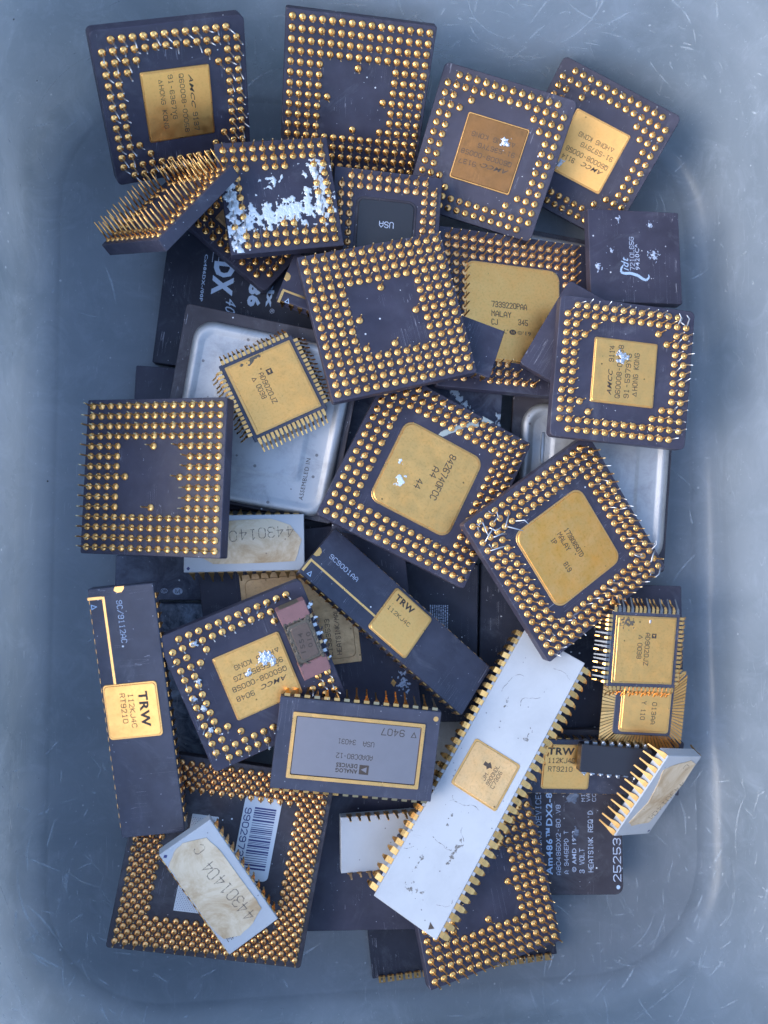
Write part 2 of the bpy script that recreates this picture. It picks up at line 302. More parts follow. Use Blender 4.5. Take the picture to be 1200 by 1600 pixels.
# lettering: chip, text, centre x, y (mm on its face), turn, length, height, style
TEXT = [
 ('A', 'AMCC', 3.77, 2.86, -88.9, 8.37, 1.04, 'o'),
 ('A', '9137', 3.97, -4.7, -86.9, 4.59, 1.11, 'd'),
 ('A', 'Q60008-00058', 1.38, 0.15, -90.1, 14.35, 1.06, 'd'),
 ('A', '91-6367YG', -1.38, 2.07, -89.7, 10.71, 1.04, 'd'),
 ('A', '^HONG KONG', -3.87, 0.62, -88.5, 12.05, 1.04, 'd'),
 ('C', 'AMCC', 2.86, -3.28, -176.1, 7.91, 1.13, 'o'),
 ('C', '9137', -4.89, -3.72, -176.1, 4.77, 1.13, 'd'),
 ('C', 'Q60008-00058', -0.27, -1.16, -177.8, 14.39, 1.13, 'd'),
 ('C', '91-6367YG', 1.81, 1.31, -177.9, 10.37, 1.12, 'd'),
 ('C', '^HONG KONG', 0.15, 3.68, -178.0, 12.35, 1.12, 'd'),
 ('D', 'AMCC', 3.37, -3.5, -174.8, 6.92, 1.18, 'o'),
 ('D', '9114', -4.13, -3.94, -177.6, 3.94, 1.19, 'd'),
 ('D', 'Q60008-00058', 0.63, -1.64, -177.6, 13.4, 1.18, 'd'),
 ('D', '91-5979YG', 2.35, 0.91, -176.6, 10.16, 1.17, 'd'),
 ('D', '^HONG KONG', 0.92, 3.13, -175.3, 11.21, 1.17, 'd'),
 ('K', 'AMCC', -3.77, -3.05, 94.7, 6.97, 1.25, 'o'),
 ('K', '9114', -3.81, 4.54, 93.1, 4.15, 1.25, 'd'),
 ('K', 'Q60008-00058', -1.39, 0.03, 88.2, 14.06, 1.25, 'd'),
 ('K', '91-5979YG', 1.02, -0.84, 89.5, 11.74, 1.25, 'd'),
 ('K', '^HONG KONG', 3.21, -0.39, 90.8, 11.55, 1.26, 'd'),
 ('R', 'AMCC', 3.1, -2.96, 179.4, 7.12, 1.21, 'o'),
 ('R', '9048', -4.54, -3.37, 176.2, 4.52, 1.19, 'd'),
 ('R', 'Q60008-00058', 0.21, -0.74, 178.1, 14.12, 1.2, 'd'),
 ('R', '90-5685S1ZG', 0.85, 1.72, -179.8, 12.77, 1.2, 'd'),
 ('R', '^HONG KONG', 1.51, 4.35, -179.8, 11.78, 1.2, 'd'),
 ('P', 'AD9020JZ', -1.25, 0.3, -89.0, 8.67, 1.23, 'd'),
 ('P', '0038', -3.2, 0.11, -91.8, 3.86, 1.23, 'd'),
 ('P', '^', -3.41, 3.78, -87.2, 1.4, 1.23, 'd'),
 ('A2', 'AD9020JZ', 0.68, 0.29, -91.6, 8.82, 1.23, 'd'),
 ('A2', '0038', -1.44, -0.25, -92.8, 4.18, 1.23, 'd'),
 ('A2', '^', -1.3, 3.54, -92.8, 1.24, 1.23, 'd'),
 ('A3', '013AA', 2.87, -1.05, -92.0, 6.1, 1.21, 'd'),
 ('A3', 'Y 110', -0.2, -0.4, -95.2, 5.16, 1.2, 'd'),
 ('V', '8426740FCC', 3.74, 2.05, -91.6, 13.2, 1.76, 'd'),
 ('V', 'A4', 1.07, 2.15, -88.2, 2.88, 1.75, 'd'),
 ('V', '44', -1.52, -2.63, -91.3, 2.54, 1.74, 'd'),
 ('W', '17380890TD', -0.26, 1.77, -0.8, 8.8, 1.34, 'd'),
 ('W', 'MALAY', -2.18, -0.65, -2.1, 5.39, 1.33, 'd'),
 ('W', 'IP', -3.99, -3.1, -0.8, 1.49, 1.33, 'd'),
 ('W', '819', 4.07, -3.55, -1.1, 2.59, 1.34, 'd'),
 ('L', '7339220PAA', -2.15, 1.85, 5.1, 10.43, 1.53, 'd'),
 ('L', 'MALAY', -4.49, -0.89, 4.1, 5.71, 1.52, 'd'),
 ('L', 'CJ', -6.48, -3.39, 4.4, 1.7, 1.51, 'd'),
 ('L', '345', 1.97, -2.71, 3.9, 2.76, 1.54, 'd'),
 ('L', "L'(M)(C)'19", 0.28, -5.83, 3.6, 8.05, 1.53, 'd'),
 ('O', 'idt', -3.17, -2.29, 93.2, 3.93, 2.11, 'li'),
 ('O', '7210L65G', -0.96, 0.74, 89.2, 9.71, 1.25, 'l'),
 ('O', '9420C^', 0.59, -0.17, 88.6, 7.52, 1.25, 'l'),
 ('J', 'USA', 0.1, 0.42, -179.1, 3.8, 1.51, 'l'),
 ('CX', 'Cx486DX-/00P', -11.2, 2.85, -86.7, 13.43, 0.87, 'lb'),
 ('CX', 'DX', -5.76, 3.29, -84.9, 9.55, 5.91, 'lbb'),
 ('CX', '40', -2.75, -4.21, -88.1, 4.15, 2.95, 'li'),
 ('CX', '486', 3.51, 1.65, -87.8, 10.38, 3.75, 'lbb'),
 ('CX', 'Cyrix', 7.66, 4.33, -86.6, 14.85, 2.77, 'lbb'),
 ('CX', '(R)', 8.97, -4.06, -86.1, 1.38, 1.38, 'l'),
 ('AM', 'ADVANCED MICRO DEVICES', -1.06, -9.67, 90.8, 31.43, 1.42, 'l'),
 ('AM', 'Am486(TM)DX2-80', 1.92, -5.2, 88.3, 24.27, 1.85, 'lb'),
 ('AM', 'A80486DX2-80 V8', 4.52, -7.77, 87.1, 19.19, 1.19, 'l'),
 ('AM', 'A 9446EPD T', 6.76, -11.22, 87.6, 11.72, 1.13, 'l'),
 ('AM', '(C) AMD 1993', 8.99, -11.01, 87.5, 11.28, 1.25, 'l'),
 ('AM', '3 VOLT', 11.19, -13.6, 87.7, 6.61, 1.3, 'l'),
 ('AM', "HEATSINK REQ'D", 13.78, -8.25, 87.9, 16.76, 1.31, 'l'),
 ('AM', '25253', 21.29, -13.39, 87.3, 11.73, 2.02, 'l'),
 ('AM', 'MICRO', 11.88, 5.62, 88.4, 5.57, 0.96, 'l'),
 ('AM', 'VALUE', 13.35, 5.61, 88.3, 5.57, 0.96, 'l'),
 ('AM', 'CORP', 15.0, 5.3, 88.2, 4.97, 0.96, 'l'),
 ('T1', 'TRW', -1.56, 4.8, -3.7, 6.42, 1.95, 'db'),
 ('T1', '112KJ4C', -1.0, 1.05, 0.6, 7.81, 1.06, 'd'),
 ('T1', '9C9001AA', -20.8, 1.1, -2.3, 9.79, 1.24, 'l'),
 ('T2', 'TRW', -0.96, 2.11, -3.4, 8.94, 2.24, 'db'),
 ('T2', '112KJ4C', -0.8, -0.84, 0.3, 8.39, 1.17, 'd'),
 ('T2', 'RT9210', -1.54, -2.86, 1.0, 7.32, 1.17, 'd'),
 ('T2', '9C/9112AC', -22.82, -0.74, -1.6, 10.35, 1.25, 'l'),
 ('T3', 'TRW', -3.27, 4.67, 1.5, 7.74, 2.13, 'db'),
 ('T3', '112KJ4C', -2.97, 1.98, 1.4, 7.66, 1.32, 'd'),
 ('T3', 'RT9210', -3.12, -0.5, 1.3, 6.91, 1.32, 'd'),
 ('S1', 'JM', 0.41, 0.57, 172.2, 1.85, 0.94, 'd'),
 ('S1', '9900NDL', -1.03, 2.08, 174.4, 5.53, 0.94, 'd'),
 ('S1', 'C7306', -0.51, 3.43, 173.5, 4.76, 0.93, 'd'),
 ('AD', 'ANALOG', -1.84, -5.46, -179.8, 5.55, 1.13, 'db'),
 ('AD', 'DEVICES', -1.92, -4.11, -179.9, 5.39, 1.13, 'db'),
 ('AD', 'ADADC80-12', -0.26, -1.77, -179.5, 9.06, 1.18, 'd'),
 ('AD', 'USA', 2.94, 1.66, -179.2, 2.7, 1.18, 'd'),
 ('AD', '34031', -2.59, 1.82, 179.1, 4.42, 1.18, 'd'),
 ('AD', '~', 14.05, 5.13, 179.7, 1.64, 1.52, 'd'),
 ('AD', '9407', 8.72, 5.22, -178.4, 5.69, 1.62, 'd'),
 ('R1', '44301404', 1.99, 1.28, -174.9, 18.75, 2.91, 'p'),
 ('R1', 'C', -11.47, 1.2, -177.2, 1.61, 2.54, 'p'),
 ('R1', 'MA', 12.67, -4.36, 75.7, 2.15, 1.06, 'd'),
 ('Q1', '44301404', 3.3, 2.37, -176.2, 19.0, 2.7, 'p'),
 ('W1', '44301404', -1.72, -5.09, 162.2, 14.08, 2.43, 'p'),
 ('W1', 'C', 10.72, -3.73, 157.2, 1.46, 2.36, 'p'),
 ('HS', 'HEATSINK/MALAY', 7.57, -1.43, 87.9, 14.71, 1.21, 'd'),
 ('HS', 'L1333533', 4.94, -3.85, 93.0, 10.27, 1.21, 'd'),
 ('Q', '99029733', 3.72, 6.79, -90.2, 13.95, 1.52, 'k'),
]
FEAT = {
 'labR1': [(-15.28, -1.17), (-13.02, 4.01), (-8.0, 4.91), (7.16, 5.38), (10.93, 5.17), (12.97, 1.61), (13.49, -2.42), (11.58, -5.9), (8.36, -6.71), (-5.31, -7.48), (-12.31, -6.78), (-14.72, -3.86), (-14.81, -6.29)],
 'labQ1': [(-11.46, 5.31), (-3.94, 6.04), (6.75, 6.45), (12.11, 4.64), (15.19, 0.56), (13.4, -5.12), (-8.14, -5.5), (-10.35, -4.05), (-14.87, -5.53)],
 'labW1': [(11.07, 2.85), (13.02, -3.94), (11.89, -7.03), (4.87, -8.25), (-8.18, -4.36), (-9.77, -3.69), (-10.61, 3.47), (-9.32, 5.48), (-1.96, 2.88), (5.01, 4.43), (9.55, 5.92)],
}
# ---------------------------------------------------------------- the tub and what it stands on
ob('ground', MB().box(-1500, 1500, -1500, 1500, -24, -4.2).mesh('ground', M['ground']), kind='structure')
def tub():
    X0, X1, Y0, Y1, R0 = -41.0, 147.0, -116.0, 141.0, 34.0
    cx, cy = (X0 + X1) / 2, (Y0 + Y1) / 2; n = 14
    def ring(d, z):
        p = rr(X1 - X0 + 2 * d, Y1 - Y0 + 2 * d, R0 + d, cx, cy, n); return [(x, y, z) for x, y in p]
    rs = [ring(-33, 0), ring(-12, 0), ring(-1.4, 0), ring(-.7, .22), ring(0, .26), ring(.4, .18)]
    for k in range(1, 7):
        a = math.radians(k * 82 / 6); rs.append(ring(.6 + 7 * math.sin(a), .2 + 7 * (1 - math.cos(a))))
    d0, z0 = .6 + 7 * math.sin(math.radians(82)), .2 + 7 * (1 - math.cos(math.radians(82)))
    for z in (19, 37, 55, 74): rs.append(ring(d0 + (z - z0) * .15, z))
    dt = d0 + (74 - z0) * .15
    out = [ring(dt + 1.6, 74)] + [ring(d0 + 1.6 + (z - z0) * .15, z) for z in (55, 37, 18, 8)] + [ring(4, -2.4), ring(-1, -3), ring(-33, -3)]
    root = ob('plastic_tub', None, None, (cx, cy, -3), label='cloudy blue-grey scratched plastic tub holding the whole pile of chips', category='tub')
    b = MB(); b.rings([[(x - cx, y - cy, z + 3) for x, y, z in r] for r in rs + out], 0, True)
    ob('basin', b.mesh('basin', M['tub']), root)
    rm = MB(); r_ = [ring(dt + 1.5, 73.2), ring(dt + 9, 72.6), ring(dt + 9.8, 70), ring(dt + 10.6, 70.2), ring(dt + 10, 74), ring(dt + 1, 75.2), ring(dt - .4, 75), ring(dt - .2, 74.1)]
    rm.rings([[(x - cx, y - cy, z + 3) for x, y, z in r] for r in r_] + [[(x - cx, y - cy, z + 3) for x, y, z in r_[0]]], 0, True, False, False)
    ob('rim', rm.mesh('rim', M['tub']), root)
    # hairline scratches and scuffs lying on the plastic, as short thin ribbons that follow its shape
    prof = [(-33, 0), (-1.4, 0), (-.7, .22), (0, .26), (.4, .18)]
    for k in range(1, 7):
        a = math.radians(k * 82 / 6); prof.append((.6 + 7 * math.sin(a), .2 + 7 * (1 - math.cos(a))))
    prof.append((dt, 74)); cum = [0]
    for i in range(1, len(prof)): cum.append(cum[-1] + math.dist(prof[i], prof[i - 1]))
    sx, sy, q = X1 - X0 - 2 * R0, Y1 - Y0 - 2 * R0, math.pi / 2 * R0; per = 2 * (sx + sy) + 4 * q
    segs = ((sy, X1 - R0, Y0 + R0, 0, 1, 0), (q, X1 - R0, Y1 - R0, 0, 0, 0), (sx, X1 - R0, Y1 - R0, -1, 0, 90), (q, X0 + R0, Y1 - R0, 0, 0, 90),
            (sy, X0 + R0, Y1 - R0, 0, -1, 180), (q, X0 + R0, Y0 + R0, 0, 0, 180), (sx, X0 + R0, Y0 + R0, 1, 0, 270), (q, X1 - R0, Y0 + R0, 0, 0, 270))
    def surf(s, a):
        a = max(0, min(cum[-1] - .1, a)); i = max(j for j in range(len(cum) - 1) if cum[j] <= a)
        t = (a - cum[i]) / (cum[i + 1] - cum[i]); dd, dz = prof[i + 1][0] - prof[i][0], prof[i + 1][1] - prof[i][1]
        d = prof[i][0] + dd * t; z = prof[i][1] + dz * t; L_ = math.hypot(dd, dz); s %= per
        for ln, px, py, ux, uy, a0 in segs:
            if s <= ln: break
            s -= ln
        ang = math.radians(a0) + (0 if (ux or uy) else s / R0); nx, ny = math.cos(ang), math.sin(ang)
        g = .06; r = R0 + d - dz / L_ * g
        return (px + ux * s + nx * r - cx, py + uy * s + ny * r - cy, z + dd / L_ * g + 3)
    rnd = random.Random(4); top0 = sy + q
    for nm, mt, cnt in (('scratches', 'scr', 190), ('faint_scratches', 'scr2', 700)):
        b = MB()
        for k in range(cnt):
            u = rnd.random()
            if u < .42: s0, a0 = rnd.gauss(top0 + sx * .35, 45), rnd.uniform(34, 75)      # the wall behind the top chips
            elif u < .62: s0, a0 = rnd.gauss(top0 + sx + q + sy + q * .4, 28), rnd.uniform(18, 60)
            elif u < .8: s0, a0 = rnd.gauss(per - q * .6, 34), rnd.uniform(12, 60)
            else: s0, a0 = rnd.uniform(0, per), rnd.uniform(2, 80)
            th = rnd.choice((.2, .5, 2.6, 1.5, -.3)) + rnd.gauss(0, .45); L_ = rnd.expovariate(1 / (2.6 if rnd.random() < .8 else 9)) + .5; n = max(3, int(L_ / 1.2)); cv = rnd.gauss(0, .05)
            w_ = rnd.uniform(.04, .11) if mt == 'scr' else rnd.uniform(.10, .34); v = []
            for i in range(n + 1):
                ww = w_ * (1 - abs(2 * i / n - 1) ** 2 * .8)
                for g in (1, -1): v.append(surf(s0 - math.sin(th) * ww * g, a0 + math.cos(th) * ww * g))
                s0 += math.cos(th) * L_ / n; a0 += math.sin(th) * L_ / n; th += cv
            b.add(v, [(2 * i, 2 * i + 1, 2 * i + 3, 2 * i + 2) for i in range(n)])
        ob(nm, b.mesh(nm, M[mt]), root, kind='stuff')
tub()
# ---------------------------------------------------------------- shared pieces
def stem(b, pts, rad=.21, mi=1, n=6): b.tube(pts, [rad] * (len(pts) - 1) + [rad * .55], n, mi)
def pinmesh(name, mats, pts, rad=.21, ball=.92):
    b = MB(); k = ball
    b.lathe([(k, 0), (k, .12), (k * .95, .22), (k * .82, .33), (k * .62, .42), (k * .40, .47), (.24, .50), (.21, .7)], 14, 0)
    stem(b, pts, rad); return b.mesh(name, *mats)
G_, Tn, St = M['pin'], M['tin'], M['stem']
STR = [(0, 0, .6), (0, 0, 4.3), (0, 0, 4.55)]
PINS = {
 'g': [pinmesh('pin', (G_, St), STR), pinmesh('pin', (G_, St), [(0, 0, .6), (.05, .1, 2.5), (.25, .25, 4.4)])],
 't': [pinmesh('pin', (G_, Tn), [(0, 0, .6), (.1, -.1, 2), (.5, -.5, 4.2)]), pinmesh('pin', (G_, Tn), STR),
       pinmesh('pin', (G_, Tn), [(0, 0, .6), (.3, .2, 2), (.9, .1, 4.1)])],
 'b': [pinmesh('pin', (G_, Tn), [(0, 0, .6), (.5, -.3, 1.4), (2.2, -1.3, 1.9), (3.6, -2.2, 2.6)]),
       pinmesh('pin', (G_, Tn), [(0, 0, .6), (-.3, .6, 1.6), (-1.2, 2.0, 2.6), (-.6, 3.2, 3.2)]),
       pinmesh('pin', (G_, Tn), [(0, 0, .6), (.6, .5, 1.5), (1.6, 1.9, 2.0), (3.0, 2.6, 1.7)]),
       pinmesh('pin', (G_, Tn), [(0, 0, .6), (-.6, -.4, 1.8), (-1.9, .3, 2.4), (-2.9, -.6, 3.3)])],
 'w': [pinmesh('pin', (M['paste'], Tn), STR), pinmesh('pin', (M['solder'], Tn), STR), pinmesh('pin', (G_, Tn), STR)],
 'c': [pinmesh('pin', (M['pinc'], St), STR)],
 's': [pinmesh('pin', (M['pinc'], St), [(0, 0, .6), (0, 0, 3.1), (0, 0, 3.3)], .20, .80)],
 'l': [pinmesh('pin', (G_, G_), [(0, 0, .5), (.02, .03, 3), (0, .1, 5.6)], .24, .72), pinmesh('pin', (G_, G_), [(0, 0, .5), (.1, -.05, 3), (.25, -.1, 5.5)], .24, .72)],
}
TH = {n: 3.0 for n in POSE}; TH.update(P=2.0, A2=2.0, A3=1.6, BC=2.6, H=3.6, E=3.2)
MATW = {}
for n, (t, r, w_, h_) in POSE.items():
    R = rotm(*r); MATW[n] = (R, Vector(t), w_ / 2, h_ / 2)
def covered(n, p0, p1):            # would this pin stick through a chip lying on top of it?
    R, t, _, _ = MATW[n]; a = t + R @ Vector(p0); b = t + R @ Vector(p1)
    for k, (R2, t2, hw, hh) in MATW.items():
        if k == n: continue
        la = R2.transposed() @ (a - t2); lb = R2.transposed() @ (b - t2)
        for q in range(1, 7):
            l = la + (lb - la) * q / 6
            if abs(l.x) < hw + .1 and abs(l.y) < hh + .1 and -TH[k] - .1 < l.z < .4 and not (-.0 <= la.z < .4 and False): return True
    return False
class Chip:
    def __init__(s, key, name, label, cat, mat='cer', r=.4, group=None, bev=.15, body='body', poly=None):
        s.k = key; s.R, s.t, hw, hh = MATW[key]; s.w, s.h, s.T = hw * 2, hh * 2, TH[key]
        s.root = bpy.data.objects.new(name, None); C.objects.link(s.root)
        s.root.empty_display_size = .005
        s.root.matrix_world = Matrix.Translation((s.t - s.R.col[2] * s.T) * S) @ s.R.to_4x4()
        s.face = None; s.root['label'] = label; s.root['category'] = cat
        if group: s.root['group'] = group
        s.ob(body, MB().prism(poly or rr(s.w, s.h, r), 0, s.T, bev).mesh(body, M[mat]), (0, 0, -s.T))
    def ob(s, name, me, loc=(0, 0, 0), rz=0, parent=None, **k):   # z counted from the top face
        on = k.pop('on', None)
        if on: return ob(name, me, on, Vector((loc[0], loc[1], loc[2] + s.T)) - Vector(on.location) / S, rz, **k)
        return ob(name, me, s.root, (loc[0], loc[1], loc[2] + s.T), rz, **k)
    def plate(s, name, mat, cx, cy, w_, h_, r, z0, z1, bev=.1, parent=None):
        o = s.ob(name, MB().prism(rr(w_, h_, r, 0, 0, 6), z0, z1, bev).mesh(name, M[mat]), (cx, cy, 0))
        if name == 'lid': s.face = o
        return o
    def pin(s, x, y, kind='g', ln=4.4, rot=None):
        if covered(s.k, (x, y, .9), (x, y, ln)): return
        me = random.choice(PINS[kind])
        s.ob('pin', me, (x, y, 0), random.uniform(0, 6.28) if rot is None else rot + random.uniform(-.5, .5))
    def grid(s, n, has, kind='g', p=2.54, ln=4.4):
        for r in range(n):
            for c in range(n):
                if has(r, c):
                    x, y = (c - (n - 1) / 2) * p, ((n - 1) / 2 - r) * p
                    k = kind(x, y) if callable(kind) else kind
                    if k: s.pin(x, y, k, ln)
    def leads(s, me, n, pitch, sides, dist=None, name='lead', skip=None):
        for sd_ in sides:             # 0 = +y edge, 1 = -x, 2 = -y, 3 = +x
            hh = (s.h if sd_ % 2 == 0 else s.w) / 2 if dist is None else dist
            for i in range(n):
                u = (i - (n - 1) / 2) * pitch
                if skip and skip(sd_, i): continue
                a = sd_ * math.pi / 2
                x, y = -math.sin(a) * hh + math.cos(a) * u, math.cos(a) * hh + math.sin(a) * u
                s.ob(name, me if not isinstance(me, list) else random.choice(me), (x, y, 0), a + random.uniform(-.03, .03))
# ---------------------------------------------------------------- lettering
_tc = {}
def textmesh(txt, L, H, mat, bold=0, shear=0, thin=False):
    for k_, v_ in (('(R)', 174), ('(C)', 169), ('(TM)', 8482), ('(M)', 0x24c2)): txt = txt.replace(k_, chr(v_))
    key = (txt, round(L, 2), round(H, 2), mat, bold, shear)
    if key in _tc: return _tc[key]
    c = bpy.data.curves.new('print', 'FONT'); c.body = txt; c.size = 1; c.resolution_u = 2; c.offset = bold; c.shear = shear
    c.space_character = 1.1
    o = bpy.data.objects.new('print', c); C.objects.link(o)
    dg = bpy.context.evaluated_depsgraph_get(); me = bpy.data.meshes.new_from_object(o.evaluated_get(dg))
    bpy.data.objects.remove(o); bpy.data.curves.remove(c)
    xs = [v.co.x for v in me.vertices]; ys = [v.co.y for v in me.vertices]
    x0, x1, y0, y1 = min(xs), max(xs), min(ys), max(ys)
    if (y1 - y0) < .3: y0, y1 = 0, max(y1, .7)
    for v in me.vertices:
        v.co.x = (v.co.x - (x0 + x1) / 2) / (x1 - x0) * L * S; v.co.y = (v.co.y - (y0 + y1) / 2) / (y1 - y0) * H * S; v.co.z = 0
    me.name = 'print'; me.materials.clear(); me.materials.append(M[mat]); me.update(); _tc[key] = me
    return me
GLY = dict(p.split(':') for p in """0:10 30 41 45 36 16 05 01 10|1:15 26 20/10 30|2:05 16 36 45 44 00 40|3:05 16 36 45 44 33 42 41 30 10 01/13 33|4:30 36 02 42
5:46 06 03 33 42 41 30 10 01|6:45 36 16 05 01 10 30 41 42 33 03|7:06 46 45 20|8:13 33 44 45 36 16 05 04 13 02 01 10 30 41 42 33|9:01 10 30 41 45 36 16 05 04 13 43
A:00 04 26 44 40/02 42|B:00 06 36 45 44 33 03/33 42 41 30 00|C:45 36 16 05 01 10 30 41|D:00 06 26 44 42 20 00|E:46 06 00 40/03 33|F:46 06 00/03 33
G:45 36 16 05 01 10 30 41 43 23|H:00 06/40 46/03 43|I:10 30/20 26/16 36|J:46 41 30 10 01|K:00 06/46 03 40|L:06 00 40|M:00 06 23 46 40|N:00 06 40 46
O:10 30 41 45 36 16 05 01 10|P:00 06 36 45 44 33 03|Q:10 30 41 45 36 16 05 01 10/22 40|R:00 06 36 45 44 33 03/23 40|S:45 36 16 05 04 13 33 42 41 30 10 01
T:06 46/26 20|U:06 01 10 30 41 46|V:06 20 46|W:06 10 23 30 46|X:00 46/06 40|Y:06 23 46/23 20|Z:06 46 00 40|-:13 33|/:00 46|':26 25""".replace('\n', '|').split('|'))
def stroketext(txt, L, H, mat, t=.42, jit=.0):
    key = ('stroke', txt, round(L, 2), round(H, 2), mat, t)
    if key in _tc: return _tc[key]
    b = MB(); n = len(txt); wtot = n * 5.7 - 1.7; sx, sy = L / wtot, H / 6; rnd = random.Random(len(txt) * 7 + ord(txt[0]))
    tw = t * sy
    for i, ch in enumerate(txt):
        jx, jy = rnd.uniform(-jit, jit), rnd.uniform(-jit, jit)
        for q, pl in enumerate(GLY.get(ch, '').split('/')):
            P = [Vector(((i * 5.7 + int(c[0]) + jx - wtot / 2) * sx, (int(c[1]) - 3 + jy) * sy)) for c in pl.split()]
            if len(P) < 2: continue
            closed = (P[0] - P[-1]).length < 1e-6
            if closed: P = P[:-1]
            m = len(P); v = []
            for k in range(m):
                a, c_ = (P[k - 1] if (k or closed) else None), (P[(k + 1) % m] if (k < m - 1 or closed) else None)
                d0 = (P[k] - a).normalized() if a is not None else None; d1 = (c_ - P[k]).normalized() if c_ is not None else None
                d0 = d0 or d1; d1 = d1 or d0; tn = d0 + d1
                tn = tn.normalized() if tn.length > .05 else d1
                nn = Vector((-tn.y, tn.x)); s_ = tw / max(.45, nn.dot(Vector((-d1.y, d1.x))))
                e = Vector((0, 0)) if closed or 0 < k < m - 1 else (tn * tw * (1 if k else -1))
                for g in (1, -1): v.append((P[k].x + e.x + nn.x * s_ * g, P[k].y + e.y + nn.y * s_ * g, q * .008))
            f = [(2 * k, 2 * k + 1, (2 * k + 3) % (2 * m), (2 * k + 2) % (2 * m)) for k in range(m if closed else m - 1)]
            b.add(v, f)
    me = b.mesh('print', M[mat]); _tc[key] = me; return me
STY = {'d': ('ink_d', .004, 0), 'db': ('ink_d', .035, 0), 'o': ('ink_d', .012, .35), 'l': ('ink_l', .004, 0), 'lb': ('ink_w', .02, 0),
       'lbb': ('ink_w', .05, 0), 'li': ('ink_w', .0, .35), 'p': ('ink_p', -.006, .1), 'k': ('ink_k', .02, 0)}
ZT = {}
def texts(c, z):
    for (n, s_, x, y, a, L, H, st) in TEXT:
        if n != c.k: continue
        mat, bold, sh = STY[st]
        if st != 'p': a = round(a / 90) * 90 + (a - round(a / 90) * 90) * .15
        tri = s_[0] in '^~'
        zz = z(s_) if callable(z) else z
        if tri:
            up = s_[0] == '^'; h = H; full = L; ww = H if len(s_) > 1 else min(L, H)
            ca, sa = math.cos(math.radians(a)), math.sin(math.radians(a))
            off = -(full - ww) / 2 if len(s_) > 1 else 0
            o1 = [(-.5, -.5), (.5, -.5), (0, .5)] if up else [(-.5, .5), (0, -.5), (.5, .5)]
            b = MB(); k = .62; g = -.06 if up else .06
            b.add([(x_ * ww, y_ * h, 0) for x_, y_ in o1] + [(x_ * ww * k, (y_ * k + g * 1.6) * h, 0) for x_, y_ in o1],
                  [(0, 1, 4, 3), (1, 2, 5, 4), (2, 0, 3, 5)])
            c.ob('triangle_mark', b.mesh('triangle_mark', M[mat]), (x + ca * off, y + sa * off, zz), math.radians(a), on=c.face)
            s_ = s_[1:]
            if not s_: continue
            L = full - ww * 1.35; x, y = x + ca * (ww * 1.35) / 2, y + sa * (ww * 1.35) / 2
        plain = all(ch in GLY or ch == ' ' for ch in s_) and st in ('d', 'l', 'p', 'k')
        me = stroketext(s_, L, H, mat, {'d': .40, 'l': .36, 'p': .26, 'k': .5}[st], .35 if st == 'p' else 0.) if plain else textmesh(s_, L, H, mat, bold, sh)
        c.ob('print', me, (x, y, zz), math.radians(a), on=c.face if not (st == 'l' and c.k in 'T1T2') else None)
def smear(c, name, box, dens, thr, mat, z=0.02, th=.25, cell=.28, seed=0, sc_=.55, amp=.5):
    x0, x1, y0, y1 = box; nx, ny = int((x1 - x0) / cell), int((y1 - y0) / cell); ok = {}
    for i in range(nx + 1):
        for j in range(ny + 1):
            x, y = x0 + i * cell, y0 + j * cell
            f = noise.fractal(Vector((x * sc_ + seed * 7.3, y * sc_ + seed * 3.1, seed)), .8, 2.1, 5) * amp + dens(x, y)
            ok[i, j] = f - thr
    b = MB(); idx = {}
    def V(i, j, top):
        k = (i, j, top)
        if k not in idx:
            jx = noise.noise(Vector((i * .9, j * .9, seed + 5))) * cell * .55; jy = noise.noise(Vector((i * .9, j * .9, seed + 9))) * cell * .55
            e = max(0, ok.get((i, j), 0)); zt = z + (min(.15 + e * 1.6, 1) * th * (.6 + .8 * abs(noise.noise(Vector((i * .4, j * .4, seed)))))) * top
            idx[k] = len(b.v); b.v.append((x0 + i * cell + jx, y0 + j * cell + jy, zt))
        return idx[k]
    on = {(i, j) for i in range(nx) for j in range(ny) if ok[i, j] > 0 and ok[i + 1, j] > 0 and ok[i, j + 1] > 0 or (ok[i, j] > 0 and ok[i + 1, j + 1] > 0)}
    for i, j in on:
        b.f.append((V(i, j, 1), V(i + 1, j, 1), V(i + 1, j + 1, 1), V(i, j + 1, 1)))
        for (a, d), (p, q) in (((i, j - 1), ((i, j), (i + 1, j))), ((i + 1, j), ((i + 1, j), (i + 1, j + 1))), ((i, j + 1), ((i + 1, j + 1), (i, j + 1))), ((i - 1, j), ((i, j + 1), (i, j)))):
            if (a, d) not in on: b.f.append((V(*p, 0), V(*q, 0), V(*q, 1), V(*p, 1)))
    if not b.f: return
    b.mi = [0] * len(b.f); b.sm = [True] * len(b.f)
    return c.ob(name, b.mesh(name, M[mat]))
def blob(c, x, y, r, z, mat='solder', seed=1, name='solder_blob'):
    return smear(c, name, (x - r * 1.5, x + r * 1.5, y - r * 1.5, y + r * 1.5), lambda a, b_: .75 - math.hypot(a - x, b_ - y) / r, .18, mat, z, .35, .16, seed, 1.1)
